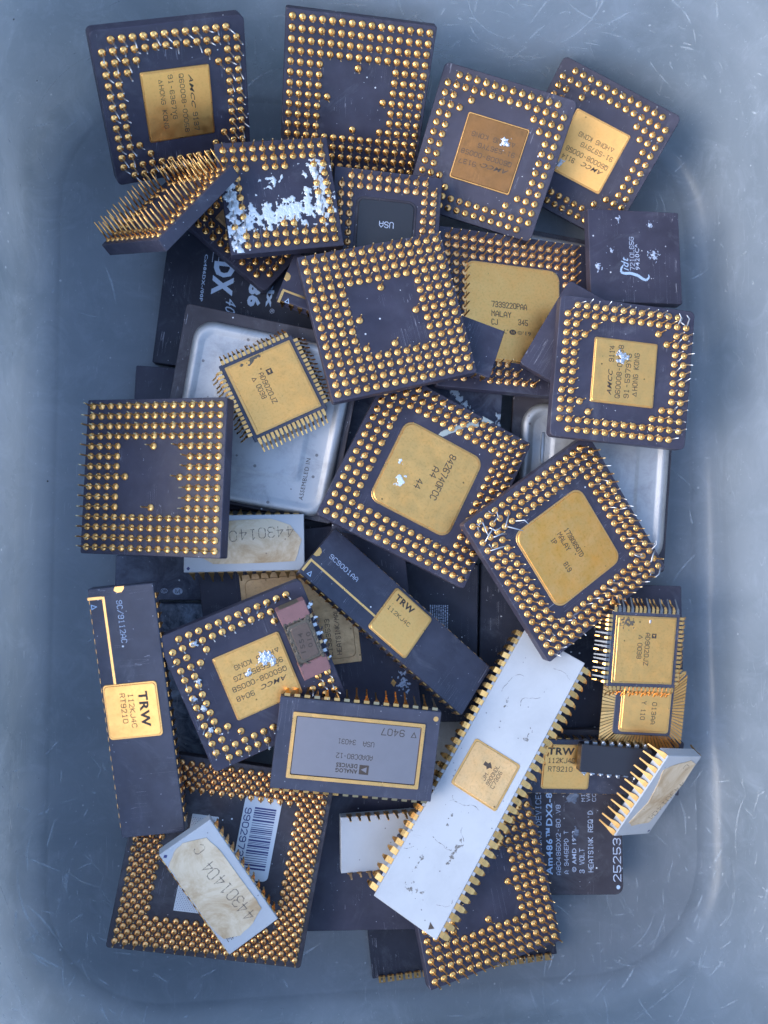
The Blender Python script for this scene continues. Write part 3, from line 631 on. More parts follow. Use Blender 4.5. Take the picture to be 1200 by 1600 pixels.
# ---------------------------------------------------------------- pin grids with a square gold lid
def has14(corner):
    tl = {(2, 2), (2, 3), (3, 2)}; rest = {'TL': {(2, 3), (3, 2)}, 'TR': {(2, 10), (3, 11)}, 'BL': {(10, 2), (11, 3)}, 'BR': {(11, 10), (10, 11)}}
    three = {'TL': (2, 2), 'TR': (2, 11), 'BL': (11, 2), 'BR': (11, 11)}[corner]
    inner = set().union(*rest.values()) | {three}
    if corner != 'TL': pass
    def f(r, c):
        if (r in (0, 13)) and (c in (0, 13)): return False
        return min(r, c, 13 - r, 13 - c) < 2 or (r, c) in inner
    return f
def lidded(key, label, corner, lid, kind, blobs=(), z=.55):
    c = Chip(key, 'pin_grid_chip', label, 'microchip', 'cer', 1.4, 'square chips with two rings of pins around a gold lid')
    c.plate('seal_ring', 'seal', .1, 0, 17.5, 17.3, .5, 0, .32, .1)
    c.plate('lid', lid, .1, 0, 16.9, 16.7, .5, .3, z, .14)
    c.grid(14, has14(corner), kind)
    texts(c, z + .03)
    for i, (x, y, r) in enumerate(blobs): blob(c, x, y, r, z + .02, seed=i + ord(key[0]))
    return c
cA = lidded('A', 'square pin-up chip with gold lid, leaning in the top left corner of the tub', 'TL', 'lid',
       lambda x, y: 'b' if (x < -12 and y < -9 and random.random() < .6) else 't')
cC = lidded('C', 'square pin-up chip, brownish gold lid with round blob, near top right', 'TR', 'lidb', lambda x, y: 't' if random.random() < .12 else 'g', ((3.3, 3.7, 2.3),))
cD = lidded('D', 'square pin-up chip at the upper right, tucked under the brown-lidded chip, bright gold lid', 'TR', 'lid', lambda x, y: 't' if random.random() < .45 else 'g', ((-5.6, -6.1, 2.2),))
cK = lidded('K', 'square pin-up chip on the right with pale gold lid, white blob over its sideways lettering', 'BR', 'lid', lambda x, y: ('b' if (y > 13 and x > 9) else 't') if (x > 12 or y > 14) else 'g', ((-.9, 3.9, 2.7),))
cR = lidded('R', 'square pin-up chip with solder-smeared gold lid, partly under the grey-lidded module', 'TR', 'lid2', lambda x, y: 't', ((3.5, 3.6, 3.2), (4.9, 2.0, 1.5), (-1.8, 1.6, 1.6)))
for i, (x, y) in enumerate(((-16.3, 1), (-13.5, 5), (-14.8, -2), (-15.6, -8), (-11, 13.9))): blob(cR, x, y, 1.4, .5, 'solder', 31 + i)
cF = Chip('F', 'pin_grid_chip', 'square pin-up chip turned as a diamond, mostly hidden beneath the white-smeared chip', 'microchip', 'cer', 1.4)
cF.plate('seal_ring', 'lidd', 0, 0, 16.4, 16.4, .4, 0, .3, .1); cF.plate('lid', 'lidd', 0, 0, 15.8, 15.8, .5, .25, .5, .14)
cF.grid(11, lambda r, c: min(r, c, 10 - r, 10 - c) < 2 and not (r in (0, 10) and c in (0, 10)), 'g')
# ---------------------------------------------------------------- plain pin grids, 15 x 15
def has15(kx):
    def f(r, c):
        if min(r, c, 14 - r, 14 - c) < 4: return True
        return (r, c) in {(4, 7), (7, 4), (7, 10), (10, 7), kx}
    return f
for key, kx, lab in (('B', (10, 10), 'square pin-up chip without lid, standing against the top edge of the tub'),
                     ('G', (10, 4), 'square pin-up chip without lid in the middle, tilted, lying over a long dark chip'),
                     ('H', (4, 10), 'square pin-up chip without lid at the left edge of the pile, pins leaning left'),
                     ('S', (4, 4), 'square pin-up chip without lid at the bottom right, under the long white chip')):
    c = Chip(key, 'pin_grid_chip', lab, 'microchip', 'cer', .5, 'square chips with four rings of pins and no lid')
    c.grid(15, has15(kx), 'g')
# ---------------------------------------------------------------- 17 x 17 with large rounded gold lid
def big(key, lab, mat, kind):
    c = Chip(key, 'pin_grid_chip', lab, 'microchip', 'cer', .8, 'large pin-up chips with a big rounded gold lid')
    W_ = 27.6 if key == 'L' else 23.2; cy = -.3; cx = -1.0 if key == 'L' else 0
    c.plate('seal_ring', 'seal', cx, cy, W_ + .9, W_ + .9, 2.9, 0, .16, .06)
    c.plate('lid', mat, cx, cy, W_, W_, 2.6, .1, .42, .14)
    c.grid(17, lambda r, q: min(r, q, 16 - r, 16 - q) < 3, kind); texts(c, .45)
    return c
cV = big('V', 'large pin-up chip in the centre, clean rounded gold lid with a pale scuff', 'lid2', 'g')
cW = big('W', 'large pin-up chip with bent silvery pins at its left corner, amber-stained gold lid', 'lidw',
         lambda x, y: 'b' if ((x < -12 and y < -8) or (x > 15 and y > 16)) and random.random() < .75 else ('t' if (y > 12 or x > 14) and random.random() < .35 else 'g'))
cL = big('L', 'large pin-up chip with coppery pins, its gold lid wedged under two dark slabs', 'lid2', 'c')
smear(cV, 'scuff', (-11, 0, -8, 3), lambda x, y: .55 - min(math.hypot(x + 8.8, y - .5) / 2.2, math.hypot((x + 6.2) / 1.0, (y + 4.3)) / 3.6), .2, 'paste', .43, .03, .2, 4, .8)
smear(cV, 'paste_film', (-4, 10, 12, 22.5), lambda x, y: .5 - abs((y - 12.5) - (x + 1.5) * 1.05) / 3.2, .15, 'film', .02, .1, .25, 6, .3)
# ---------------------------------------------------------------- the rest of the pin grids
cE = Chip('E', 'pin_grid_chip', 'small chip standing on edge at upper left, bristling with long gold pins', 'microchip', 'cer', .4)
cE.grid(11, lambda r, c: min(r, c, 10 - r, 10 - c) < 2, 'l', ln=5.6)
cI = Chip('I', 'pin_grid_chip', 'small pin-up chip smeared with white paste, above the diamond-turned chip', 'microchip', 'cer', .4)
def di(x, y):
    d = max(.66 - abs(y + 4.6 - x * .12) / 5.2 if -12 < x < 12 else -1, .62 - abs(x + 12.5) / 3.0 - max(0, y - 6) * .3, .6 - abs(x - 10.5) / 4.2 - max(0, y - 8) * .3 - max(0, -6 - y) * .3)
    return max(d, .22 - math.hypot(x + 1, (y - 4)) / 6)
def ki(x, y):
    d = di(x, y); return 'w' if d > .18 and random.random() < .75 else 'g'
cI.grid(11, lambda r, c: min(r, c, 10 - r, 10 - c) < 2 or (r, c) in {(2, 4), (2, 5), (2, 6), (8, 5), (8, 6), (2, 2)}, ki)
smear(cI, 'paste_residue', (-14.6, 14.6, -14.4, 9), di, .14, 'paste', .03, .3, .18, 2, .55, .95)
cJ = Chip('J', 'pin_grid_chip', 'small pin-up chip with charcoal lid and pale upside-down country name', 'microchip', 'cer', .4)
cJ.plate('seal_ring', 'cerk', -.2, -.3, 16.6, 15.6, 2.2, 0, .2, .08); cJ.plate('lid', 'blklid', -.2, -.3, 15.2, 14.2, 1.6, .15, .5, .15)
cJ.grid(11, lambda r, c: min(r, c, 10 - r, 10 - c) < 2 and not (r in (0, 10) and c in (0, 10)), 'c'); texts(cJ, .53)
cQ = Chip('Q', 'pin_grid_chip', 'biggest pin-up chip at lower left, staggered coppery pins and two white stickers', 'microchip', 'cerk', .8)
pts = [(r, c) for r in range(37) for c in range(37) if (r + c) % 2 == 0 and min(r, c, 36 - r, 36 - c) < 7]
pts = [p for p in pts if min(p[0], p[1], 36 - p[0], 36 - p[1]) < 7]
pos = []
for r, c_ in pts:
    x, y = (c_ - 18) * 1.27, (18 - r) * 1.27
    if min(r, c_, 36 - r, 36 - c_) >= 6 : continue
    if not covered('Q', (x, y, .9), (x, y, 3.3)): pos.append((r, c_, x, y))
hid = [q for q in pos if (q[0] + q[1] * .6) < 12]            # the corner under the long chip: hidden from view
vis = [q for q in pos if q not in hid]; extra = vis[300:]; random.seed(3)
for r, c_, x, y in vis[:300]: cQ.ob('pin', PINS['s'][0], (x, y, 0), random.uniform(0, 6.28))
if extra + hid:
    b = MB(); src = PINS['s'][0]
    for r, c_, x, y in extra + hid:
        b.add([(v.co.x / S + x, v.co.y / S + y, v.co.z / S) for v in src.vertices], [tuple(p.vertices) for p in src.polygons], 0, True)
    cQ.ob('pin_cluster', b.mesh('pin_cluster', M['pinc']), kind='stuff')
cQ.face = cQ.ob('barcode_sticker', MB().prism(rr(9.6, 21.2, 1.3, 7.2, 6.4, 5), .01, .12, .04).mesh('barcode_sticker', M['wpaper']))
bb = MB(); y = 14.3; random.seed(12)
while y > -1.6:
    w_ = random.choice((.18, .18, .3, .46)); x0, x1 = 5.3 - (14.3 - y) * .012, 10.9
    bb.add([(x0, y, 0), (x1, y, 0), (x1, y - w_, 0), (x0, y - w_, 0)], [(0, 3, 2, 1)]); y -= w_ + random.choice((.2, .24, .4))
cQ.ob('bars', bb.mesh('bars', M['ink_k']), (0, 0, .14), on=cQ.face)
st = cQ.ob('dotted_sticker', MB().prism(rr(6.8, 24.4, .15, -6.7, -1.7, 2), .01, .12, .04).mesh('dotted_sticker', M['wpaper']))
db = MB(); j = 0; y = -13.4
while y < 9.8:
    x = -9.7 + (.3 if j % 2 else 0)
    while x < -3.8:
        a = .11; db.add([(x - a, y, 0), (x, y - a, 0), (x + a, y, 0), (x, y + a, 0)], [(0, 1, 2, 3)]); x += .6
    y += .46; j += 1
cQ.ob('dots', db.mesh('dots', M['ink_k']), (0, 0, .14), on=st); texts(cQ, .15)
# ---------------------------------------------------------------- long dual in-line chips with gold square lids
M['dul'] = simple('bronze_leads', (.46, .30, .13), .6, 1.)
LD = {
 'side': MB().strip([(.10, -.5, 1.25), (.12, -1.7, 1.25), (.1, -2.1, .5), (.0, -3.6, .42)], .24).mesh('lead', M['pin']),
 'tooth': [MB().strip([(.12, -.35, 1.5), (.35, -1.3, 1.5), (1.15, -2.9, .62), (2.3, -5.4, .4)], .26).mesh('lead', M['dul']),
           MB().strip([(.12, -.35, 1.5), (.32, -1.3, 1.5), (1.0, -2.9, .62), (1.7, -5.4, .4)], .26).mesh('lead', M['dul'])],
 'wide': [MB().strip([(.05, -.3, 1.45), (.9, -.45, 1.5), (1.9, -.8, 1.5), (2.5, -1.2, 1.0), (3.1, -2.0, .5), (3.4, -4.6, .4)], .3).mesh('lead', M['pin']),
          MB().strip([(.05, -.3, 1.45), (.9, -.45, 1.5), (1.8, -.85, 1.5), (2.4, -1.3, 1.0), (2.8, -2.3, .5), (2.9, -4.8, .4)], .3).mesh('lead', M['pin'])],
 'nub': [MB().strip([(.12, -.35, 1.3), (.3, -1.3, 1.3), (.7, -2.2, .6), (.9, -3.4, .4)], .26).mesh('lead', M['pin'])],
 'mod': [MB().strip([(.1, -.7, 1.4), (.7, -.9, 1.4), (.9, -1.6, .7), (1.2, -3.0, .42), (1.7, -6.2, .34)], .26).mesh('lead', M['stem']),
         MB().strip([(.1, -.7, 1.4), (.7, -.9, 1.4), (1.0, -1.7, .8), (1.6, -3.2, .42), (2.5, -6.0, .36)], .26).mesh('lead', M['pin'])],
 'up': [MB().strip([(.14, -1.6, 1.4), (.14, .1, 1.4), (.1, .5, .7), (.1, 3.6, .45)], .26).mesh('lead', M['lidd']),
        MB().strip([(.14, -1.6, 1.4), (.14, .1, 1.4), (.05, .5, .7), (-.3, 3.4, .45)], .26).mesh('lead', M['pin'])],
 'inb': [MB().strip([(1.5, -.5, 1.9), (1.1, .15, 1.9), (-.6, .3, 1.9), (-1.0, .9, .9), (-1.2, 2.2, .6)], .3).mesh('lead', M['seal'])],
 'plas': MB().strip([(-.1, -1.2, 1.3), (.5, -1.1, 1.3), (.8, -1.8, 1.1), (.95, -3.0, .6)], .25).mesh('lead', M['tin']),
 'tip': MB().strip([(.2, 0, .42), (.5, 1.4, .36), (.55, 1.9, .2)], .3).mesh('lead_tip', M['tin']),
}
GL = 'long dark chips with a square gold lid and a thin gold line'
def longchip(key, lab, line=True, lid=(.6, .1, 12.9, 13.9), mat='cer2'):
    c = Chip(key, 'dual_inline_chip', lab, 'microchip', mat, .25, GL)
    if lid:
        c.plate('seal_ring', 'seal', lid[0], lid[1], lid[2] + .7, lid[3] + .3, .9, 0, .25, .08)
        c.plate('lid', 'lid', lid[0], lid[1], lid[2], lid[3] - .3, .9, .2, .5, .14)
    if line:
        x1 = -5.9 if key != 'T2' else -7.3
        y0 = -3.35 if key == 'T1' else -4.4
        b = MB(); b.box(-29.3, x1, y0 - .3, y0 + .3, .0, .03); b.box(-29.4, -28.7, y0 - 3.8, y0 - .3, .0, .03)
        c.ob('gold_line', b.mesh('gold_line', M['seal']))
        hx = -c.w / 2 + .02
        n = MB().prism([(hx, -1.9 + .6 * (key != 'T1')), (hx + .9, -1.7), (hx + 1.5, -.9), (hx + 1.4, .2), (hx + .7, .8), (hx, .9)], .0, .04, .01)
        c.ob('notch_mark', n.mesh('notch_mark', M['seal']))
        t = MB(); k = 1.0
        t.add([(-.7, -.7, 0), (.7, -.7, 0), (0, .8, 0), (-.38, -.48, 0), (.38, -.48, 0), (0, .4, 0)], [(0, 1, 4, 3), (1, 2, 5, 4), (2, 0, 3, 5)])
        c.ob('triangle_mark', t.mesh('triangle_mark', M['ink_w']), (-27, -7.3 + (.5 if key == 'T1' else -.0) + .4, .04))
    c.leads(LD['side'], 24, 2.46, (0, 2)); texts(c, lambda s_: .04 if s_.startswith('9C') else .53)
    return c
cT1 = longchip('T1', 'long dark chip lying diagonally in the centre, clean gold lid')
cT2 = longchip('T2', 'long dark chip lying upright at the left edge, gold lid with three printed lines', lid=(-.7, -.9, 13.1, 12.9))
cT3 = longchip('T3', 'long dark chip at lower right, its gold lid partly covered by a small black chip', line=False, lid=(-1.3, 0, 13.3, 12.6))
cTM = longchip('TM', 'long dark chip showing only its two ends under the tilted middle pin chip', lid=None, mat='cer')
# long white one
cS = Chip('S1', 'dual_inline_chip', 'very long white ceramic chip with gold teeth and a square gold lid', 'microchip', 'white', .2)
cS.plate('seal_ring', 'seal', -.3, .4, 13.4, 13.4, .7, 0, .2, .06); cS.plate('lid', 'lidt', -.3, .4, 12.5, 12.5, .8, .15, .45, .12)
cS.leads(LD['wide'], 32, 2.44, (0, 2))
tb = MB().box(-.45, .45, -.02, .75, -1.0, -.25).mesh('side_tab', M['alu'])
for sd_ in (0, 2):
    for i in range(31):
        a = sd_ * math.pi / 2; u = (i - 15) * 2.44; cS.ob('side_tab', tb, (math.cos(a) * u, math.cos(a) * cS.h / 2, 0), a)
texts(cS, .48)
lg = MB(); lg.prism([(-.9, -.8), (.1, -1.2), (.4, -.3), (1.1, -.1), (.5, .6), (.6, 1.2), (-.3, .9), (-1.0, .5), (-.5, 0)], 0, .01, .003); cS.ob('logo', lg.mesh('logo', M['ink_d']), (-2.5, -.2, .47), .3)
tr = MB().add([(-.8, -.7, 0), (.8, -.7, 0), (0, .9, 0)], [(0, 1, 2)]); cS.ob('triangle_mark', tr.mesh('triangle_mark', M['ink_d']), (37.6, 6.4, .02), math.radians(130))
random.seed(5)
for k in range(9):     # pencil-like cracks and scuffs
    x, y = random.uniform(-34, 34), random.uniform(-7, 7)
    if abs(x) < 8 and abs(y) < 8: continue
    b = MB(); a = random.uniform(0, 6.28); p = [(x, y)]
    for q in range(random.randint(4, 12)):
        a += random.uniform(-.6, .6); x += math.cos(a) * .7; y += math.sin(a) * .7
        if abs(y) > 8.6: break
        p.append((x, y))
    if len(p) < 3: continue
    for q in range(len(p) - 1):
        (x0, y0), (x1, y1) = p[q], p[q + 1]; w_ = random.uniform(.02, .09); d = math.hypot(x1 - x0, y1 - y0); nx, ny = -(y1 - y0) / d * w_, (x1 - x0) / d * w_
        b.add([(x0 + nx, y0 + ny, 0), (x0 - nx, y0 - ny, 0), (x1 - nx, y1 - ny, 0), (x1 + nx, y1 + ny, 0)], [(0, 1, 2, 3)])
    cS.ob('crack', b.mesh('crack', M['ink_p']), (0, 0, .02))
for i, (x, y, rx, ry, s_) in enumerate(((20, 3, 5, 1.2, 1), (14, -2, 3, .8, 2), (27, -3.5, 4, .8, 3), (-20, -4, 3, .9, 4), (33, -1, 1.6, 4, 6), (-14, 5, 3, .8, 7))):
    smear(cS, 'scuff', (x - rx, x + rx, max(-9, y - ry), min(9, y + ry)), lambda a, b_: .34 - math.hypot((a - x) / rx, (b_ - y) / ry) * .42, .2, 'ink_p', .015, .006, .12, 90 + i, .9)
# grey-lidded module
cAD = Chip('AD', 'hybrid_module', 'wide dark module with a grey metal lid inside a gold frame, upside-down lettering', 'microchip', 'cer2', .2)
fr = MB(); o_, i_ = rr(33.4, 16.6, .3, 0, -.2, 2), rr(31.6, 14.8, .3, 0, -.2, 2)
fr.rings([[(x, y, 0) for x, y in o_], [(x, y, .35) for x, y in o_], [(x, y, .35) for x, y in i_], [(x, y, .02) for x, y in i_]], 0, False, False, False)
cAD.ob('frame', fr.mesh('frame', M['seal'])); cAD.plate('lid', 'steel', 0, -.2, 31.3, 14.5, .3, 0, .18, .06)
cAD.ob('gold_dot', MB().prism(rr(1.3, 1.3, .65, 19.2, 9.6, 5), 0, .05, .02).mesh('gold_dot', M['seal']))
cAD.leads(LD['mod'], 16, 2.5, (0, 2)); texts(cAD, .2)
def adlogo(c, x, y, s_, z, a):
    b = MB().add([(-1, -1, 0), (1, -1, 0), (1, 1, 0), (-1, 1, 0), (-.55, -.6, 0), (.65, 0, 0), (-.55, .6, 0)],
                 [(0, 1, 5, 4), (1, 2, 5), (2, 3, 6, 5), (3, 0, 4, 6)])
    for k, v in enumerate(b.v): b.v[k] = (v[0] * s_ / 2, v[1] * s_ / 2, 0)
    c.ob('logo', b.mesh('logo', M['ink_d']), (x, y, z), a, on=c.face)
adlogo(cAD, 2.5, -4.85, 2.4, .2, math.pi)
# ---------------------------------------------------------------- white labelled in-line chips
def poly_from(k, drop=0): return FEAT[k][:len(FEAT[k]) - drop] if drop else FEAT[k]
def ccw(p):
    a = sum(p[i][0] * p[(i + 1) % len(p)][1] - p[(i + 1) % len(p)][0] * p[i][1] for i in range(len(p)))
    return p if a > 0 else p[::-1]
def subdiv(p, k=3, j=.12):
    out = []
    for i in range(len(p)):
        a, b_ = p[i], p[(i + 1) % len(p)]
        for q in range(k):
            t = q / k; out.append((a[0] + (b_[0] - a[0]) * t + random.uniform(-j, j), a[1] + (b_[1] - a[1]) * t + random.uniform(-j, j)))
    return out
def fan(poly, z0, z1):           # paper label: a closed thin sheet with its own ragged outline
    b = MB(); n = len(poly); b.rings([[(x, y, z0) for x, y in poly], [(x, y, z1) for x, y in poly]], 0); return b
WG = 'white ceramic in-line chips with a torn paper label'
def whitechip(key, lab, lead, feat, drop, sides=(0, 2)):
    c = Chip(key, 'dual_inline_chip', lab, 'microchip', 'white', .15, WG)
    hw, hh = c.w / 2 - .25, c.h / 2 - .25
    P = [(max(-hw, min(hw, x)), max(-hh, min(hh, y))) for x, y in poly_from(feat, drop)]
    P = subdiv(ccw(P)); c.face = c.ob('paper_label', fan(P, .02, .17).mesh('paper_label', M['paper']))
    c.leads(LD[lead], 12, 2.5, sides)
    d = MB().add([(-.5, 0, 0), (0, -.55, 0), (.5, 0, 0), (0, .55, 0)], [(0, 1, 2, 3)])
    c.ob('diamond_mark', d.mesh('diamond_mark', M['ink_k']), (-c.w / 2 + 1.2, -c.h / 2 + 1.0, .02))
    texts(c, lambda s_: .19 if s_ != 'MA' else .03); return c
cR1 = whitechip('R1', 'white chip with torn cream paper label, lying on the stickered chip at lower left', 'nub', 'labR1', 1)
cQ1 = whitechip('Q1', 'white chip with torn cream paper label, half under the left-edge pin chip', 'tooth', 'labQ1', 1)
cW1 = whitechip('W1', 'white chip with torn cream paper label, standing on its side at the right', 'tooth', 'labW1', 0)
cWU = Chip('WU', 'dual_inline_chip', 'white chip lying upside down, legs up, beneath the very long white chip', 'microchip', 'white', .15)
cWU.leads(LD['up'], 12, 2.5, (0, 2))
# ---------------------------------------------------------------- flat packs
M['dtin'] = simple('dull_tinned_leads', (.22, .23, .24), .6, 1.)
PL = [MB().strip([(-.25, .09, .78), (.9, .09, .78), (1.5, -.3, .5), (2.2, -2.0, .42), (3.2, -2.9, .36)], .14).mesh('lead', M['pin']),
      MB().strip([(-.25, .09, .78), (.8, .09, .78), (1.4, -.3, .5), (1.9, -2.2, .42), (2.9, -3.2, .36)], .14).mesh('lead', M['pin'])]
PT = [MB().strip([(-.25, .09, .78), (.9, .09, .78), (1.4, -.2, .5), (2.4, -1.0, .42), (3.6, -1.8, .36)], .14).mesh('lead', M['dtin'])]
FG = 'square gold-lidded chips with gold legs on all four sides'
def flat(key, lab, silver=()):
    c = Chip(key, 'flat_pack_chip', lab, 'microchip', 'cer2', .3, FG)
    w_, h_ = c.w, c.h
    c.plate('seal_ring', 'seal', 0, 0, w_ - 2.3, h_ - 2.3, .2, 0, .22, .05)
    c.plate('lid', 'lid2', .15, 0, w_ - 3.4, h_ - 3.2, .3, .15, .3, .1)
    c.leads(PL, 16, 1.2, [q for q in range(4) if q not in silver])
    c.leads([PL[0], PT[0]], 16, 1.2, silver)
    tp = MB().strip([(3.1, -2.8, .4), (3.9, -3.3, .3)], .2).mesh('lead_tip', M['tin'])
    texts(c, .33); return c
cP = flat('P', 'square gold-lidded chip resting on the silver heat-spreader chip')
cA2 = flat('A2', 'square gold-lidded chip at the right with soot-stained corner', (1, 0))
adlogo(cP, .9, 4.1, 1.5, .33, -math.pi / 2); adlogo(cA2, 2.5, 4.0, 1.3, .33, -math.pi / 2)
smear(cP, 'scorch_mark', (-8, 8, 4, 9.6), lambda x, y: .5 - math.hypot((x + 2) / 3.2, (y - 8.9) / 1.0) * .5, .2, 'dirt', .31, .04, .2, 8, .6)
smear(cA2, 'scorch_mark', (-9, 2, 4, 9.2), lambda x, y: .48 - math.hypot((x + 5.5) / 2.6, (y - 7.3) / 1.5) * .35, .24, 'dirt', .31, .06, .16, 9, 1.4)
blob(cA2, 1.0, 7.8, .8, .31, 'solder', 13)
# lead-frame chip
cA3 = Chip('A3', 'flat_pack_chip', 'lead-frame chip under the soot-stained one, flat gold legs fanning outwards', 'microchip', 'cer2', 1.5,
           poly=rr(16.8, 16.2, 1.0, .1, .5))
cA3.plate('seal_ring', 'seal', .5, -.1, 14.4, 13.4, .9, 0, .3, .08); cA3.plate('lid', 'lid', .5, -.1, 13.3, 12.3, .9, .25, .5, .12)
hi, ho = (8.2, 7.7), (cA3.w / 2 + .3, cA3.h / 2 + .4)
for sd_ in range(4):
    n = 21
    for i in range(n):
        u = (i + .5) / n * 2 - 1; du = .74 / n
        ii, oo = (hi, ho) if sd_ % 2 == 0 else (hi[::-1], ho[::-1])
        di_, do_ = ii[1], oo[1]; a = sd_ * math.pi / 2; v = []
        for z0 in (-.35, -.12):
            for uu, d, ww, dz in ((u - du, di_, ii[0], 0), (u + du, di_, ii[0], 0), (u + du * 1.1, do_, oo[0], -.5), (u - du * 1.1, do_, oo[0], -.5)):
                x, y = uu * ww * .97, d
                if i in (0, n - 1) and d == do_: y -= .5
                v.append((x, y, z0 + dz))
        b = MB().add(v, [(0, 3, 2, 1), (4, 5, 6, 7), (0, 1, 5, 4), (1, 2, 6, 5), (2, 3, 7, 6), (3, 0, 4, 7)])
        cA3.ob('lead', b.mesh('lead', M['seal']), (.2, 0, 0), a)
texts(cA3, .53)
# ---------------------------------------------------------------- chips with aluminium heat spreaders
def spread(key, lab, cx, cy, w_, h_, r=5.5, mat='cerk', inner=True):
    c = Chip(key, 'metal_lid_chip', lab, 'microchip', mat, .8)
    b = MB(); rs = []
    for d, z in ((0, 0), (0, .8), (.5, 1.5), (1.6, 1.9), (2.3, 1.85), (3.1, 1.35), (3.6, 1.3), (8.2, 1.3), (8.7, 1.42), (9.4, 1.75), (9.8, 1.8)):
        rs.append([(x, y, z) for x, y in rr(w_ - 2 * d, h_ - 2 * d, max(r - d * .75, 1.2), cx, cy, 8)])
    b.rings(rs, 0, True); c.ob('heat_spreader', b.mesh('heat_spreader', M['alu'])); return c
cX = spread('X', 'large chip with stamped silver heat spreader, under the square gold-lidded chip', .8, -1.2, 43.6, 46.2)
cX.ob('print', textmesh('ASSEMBLED IN', 11.5, 1.15, 'ink_d', 0), (15.2, -14.5, 1.34), math.radians(90))
cY = spread('Y', 'large chip with streaked silver heat spreader, at the right under two pin chips', .8, 0, 42.4, 44.5, 6.5)
cY.ob('slot', MB().prism(rr(1.0, 9, .5, -14.2, 9.5, 5), 1.25, 1.75, .2).mesh('slot', M['tin']))
cZ = spread('ZZ', 'dark chip with ridged silver lid, a strip showing between the top right chips', 0, 0, 22, 21, 1.2)
# ---------------------------------------------------------------- printed and plain ceramic slabs
def slab(key, lab, mat='cer', r=.4, pins=True):
    c = Chip(key, 'ceramic_chip', lab, 'microchip', mat, r); texts(c, .03); return c
cCX = slab('CX', 'blue-black slab chip with large pale printed letters, upper left', 'cerb')
ln_ = MB()
for k in range(5): ln_.box(-9.5 + k * 1.7, -9.35 + k * 1.7, 7.6 - k * .3, 13.5, 0, .02)
cCX.ob('fine_lines', ln_.mesh('fine_lines', M['ink_l']), (0, 0, .01))
cAM = slab('AM', 'dark slab chip with rounded corner and many lines of sideways white print, lower right', 'cerk', 2.2)
cAM.ob('index_dot', MB().prism(rr(1.1, 1.1, .55, 21.5, -20.9, 5), 0, .03, .01).mesh('index_dot', M['ink_w']))
smear(cAM, 'worn_patch', (4, 12, -14, 8), lambda x, y: .5 - min(math.hypot((x - 8.2) / 2.0, (y - 5) / 3.6), math.hypot((x - 9.2) / 1.4, (y + 5.5) / 3.5)) * .45, .2, 'cersm', .03, .05, .2, 21, .35)
cO = slab('O', 'plain slate slab chip with small sideways white print, upper right', 'cer')
b = MB(); P0 = [(-3.6, -2.6), (-4.3, -3.6), (-4.4, -4.8), (-3.4, -5.1), (-1.5, -5.0), (.6, -5.6), (1.9, -6.5), (3.0, -6.9), (3.9, -6.0), (3.7, -5.2)]
for q in range(len(P0) - 1):
    (x0, y0), (x1, y1) = P0[q], P0[q + 1]; d = math.hypot(x1 - x0, y1 - y0)
    w0, w1 = [.12 + .3 * math.sin(math.pi * t / (len(P0) - 1)) for t in (q, q + 1)]; nx, ny = -(y1 - y0) / d, (x1 - x0) / d
    b.add([(x0 + nx * w0, y0 + ny * w0, 0), (x0 - nx * w0, y0 - ny * w0, 0), (x1 - nx * w1, y1 - ny * w1, 0), (x1 + nx * w1, y1 + ny * w1, 0)], [(0, 1, 2, 3)])
cO.ob('logo', b.mesh('logo', M['ink_w']), (0, 0, .03))
for i, (x, y, r) in enumerate(((-4.6, 11, 1.5), (4.8, 9.5, 1.6), (5.5, .5, 2.6), (-7, 1.5, 1.6), (-11, -3.5, 2))):
    smear(cO, 'scuff', (x - r, x + r, y - r, y + r), lambda a, b_: .42 - math.hypot(a - x, b_ - y) / r * .5, .2, 'ink_l', .02, .01, .18, 40 + i, 1.6)
cN = slab('N', 'plain dark slab chip set diagonally under the right-hand lidded pin chip', 'cer', 1.2)
cHS = Chip('HS', 'ceramic_chip', 'dark slab chip with dirty brown-gold lid, beneath the small pink-ended part', 'microchip', 'cer', .6)
cHS.plate('seal_ring', 'lidd', -2.2, 2.3, 31.4, 27.6, .3, 0, .25, .08); cHS.plate('lid', 'lidd', -2.2, 2.3, 28.6, 24.6, 1.6, .2, .5, .14)
cHS.ob('gold_diamond', MB().add([(-.8, 0, 0), (0, -1.1, 0), (.8, 0, 0), (0, 1.1, 0)], [(0, 1, 2, 3)]).mesh('gold_diamond', M['seal']), (21.7, -18.6, .03)); texts(cHS, .53)
smear(cHS, 'dust_smear', (20, 27, -27, -12), lambda x, y: .42 - math.hypot((x - 24.5) / 2.5, (y + 19) / 5) * .45, .22, 'ink_l', .02, .02, .18, 51, .9)
cUU = slab('UU', 'dark slab chip with white paste smear along its top edge, right of centre', 'cersm2')
smear(cUU, 'paste_smear', (3, 23, 9, 22.6), lambda x, y: max(.6 - abs((y - 18.6) + (x - 10) * .75) / 3.4 - abs(x - 9.5) / 12, .45 - math.hypot((x - 22) / 1.2, (y - 12.5) / 3.4) * .4), .22, 'paste', .02, .18, .22, 17, .6)
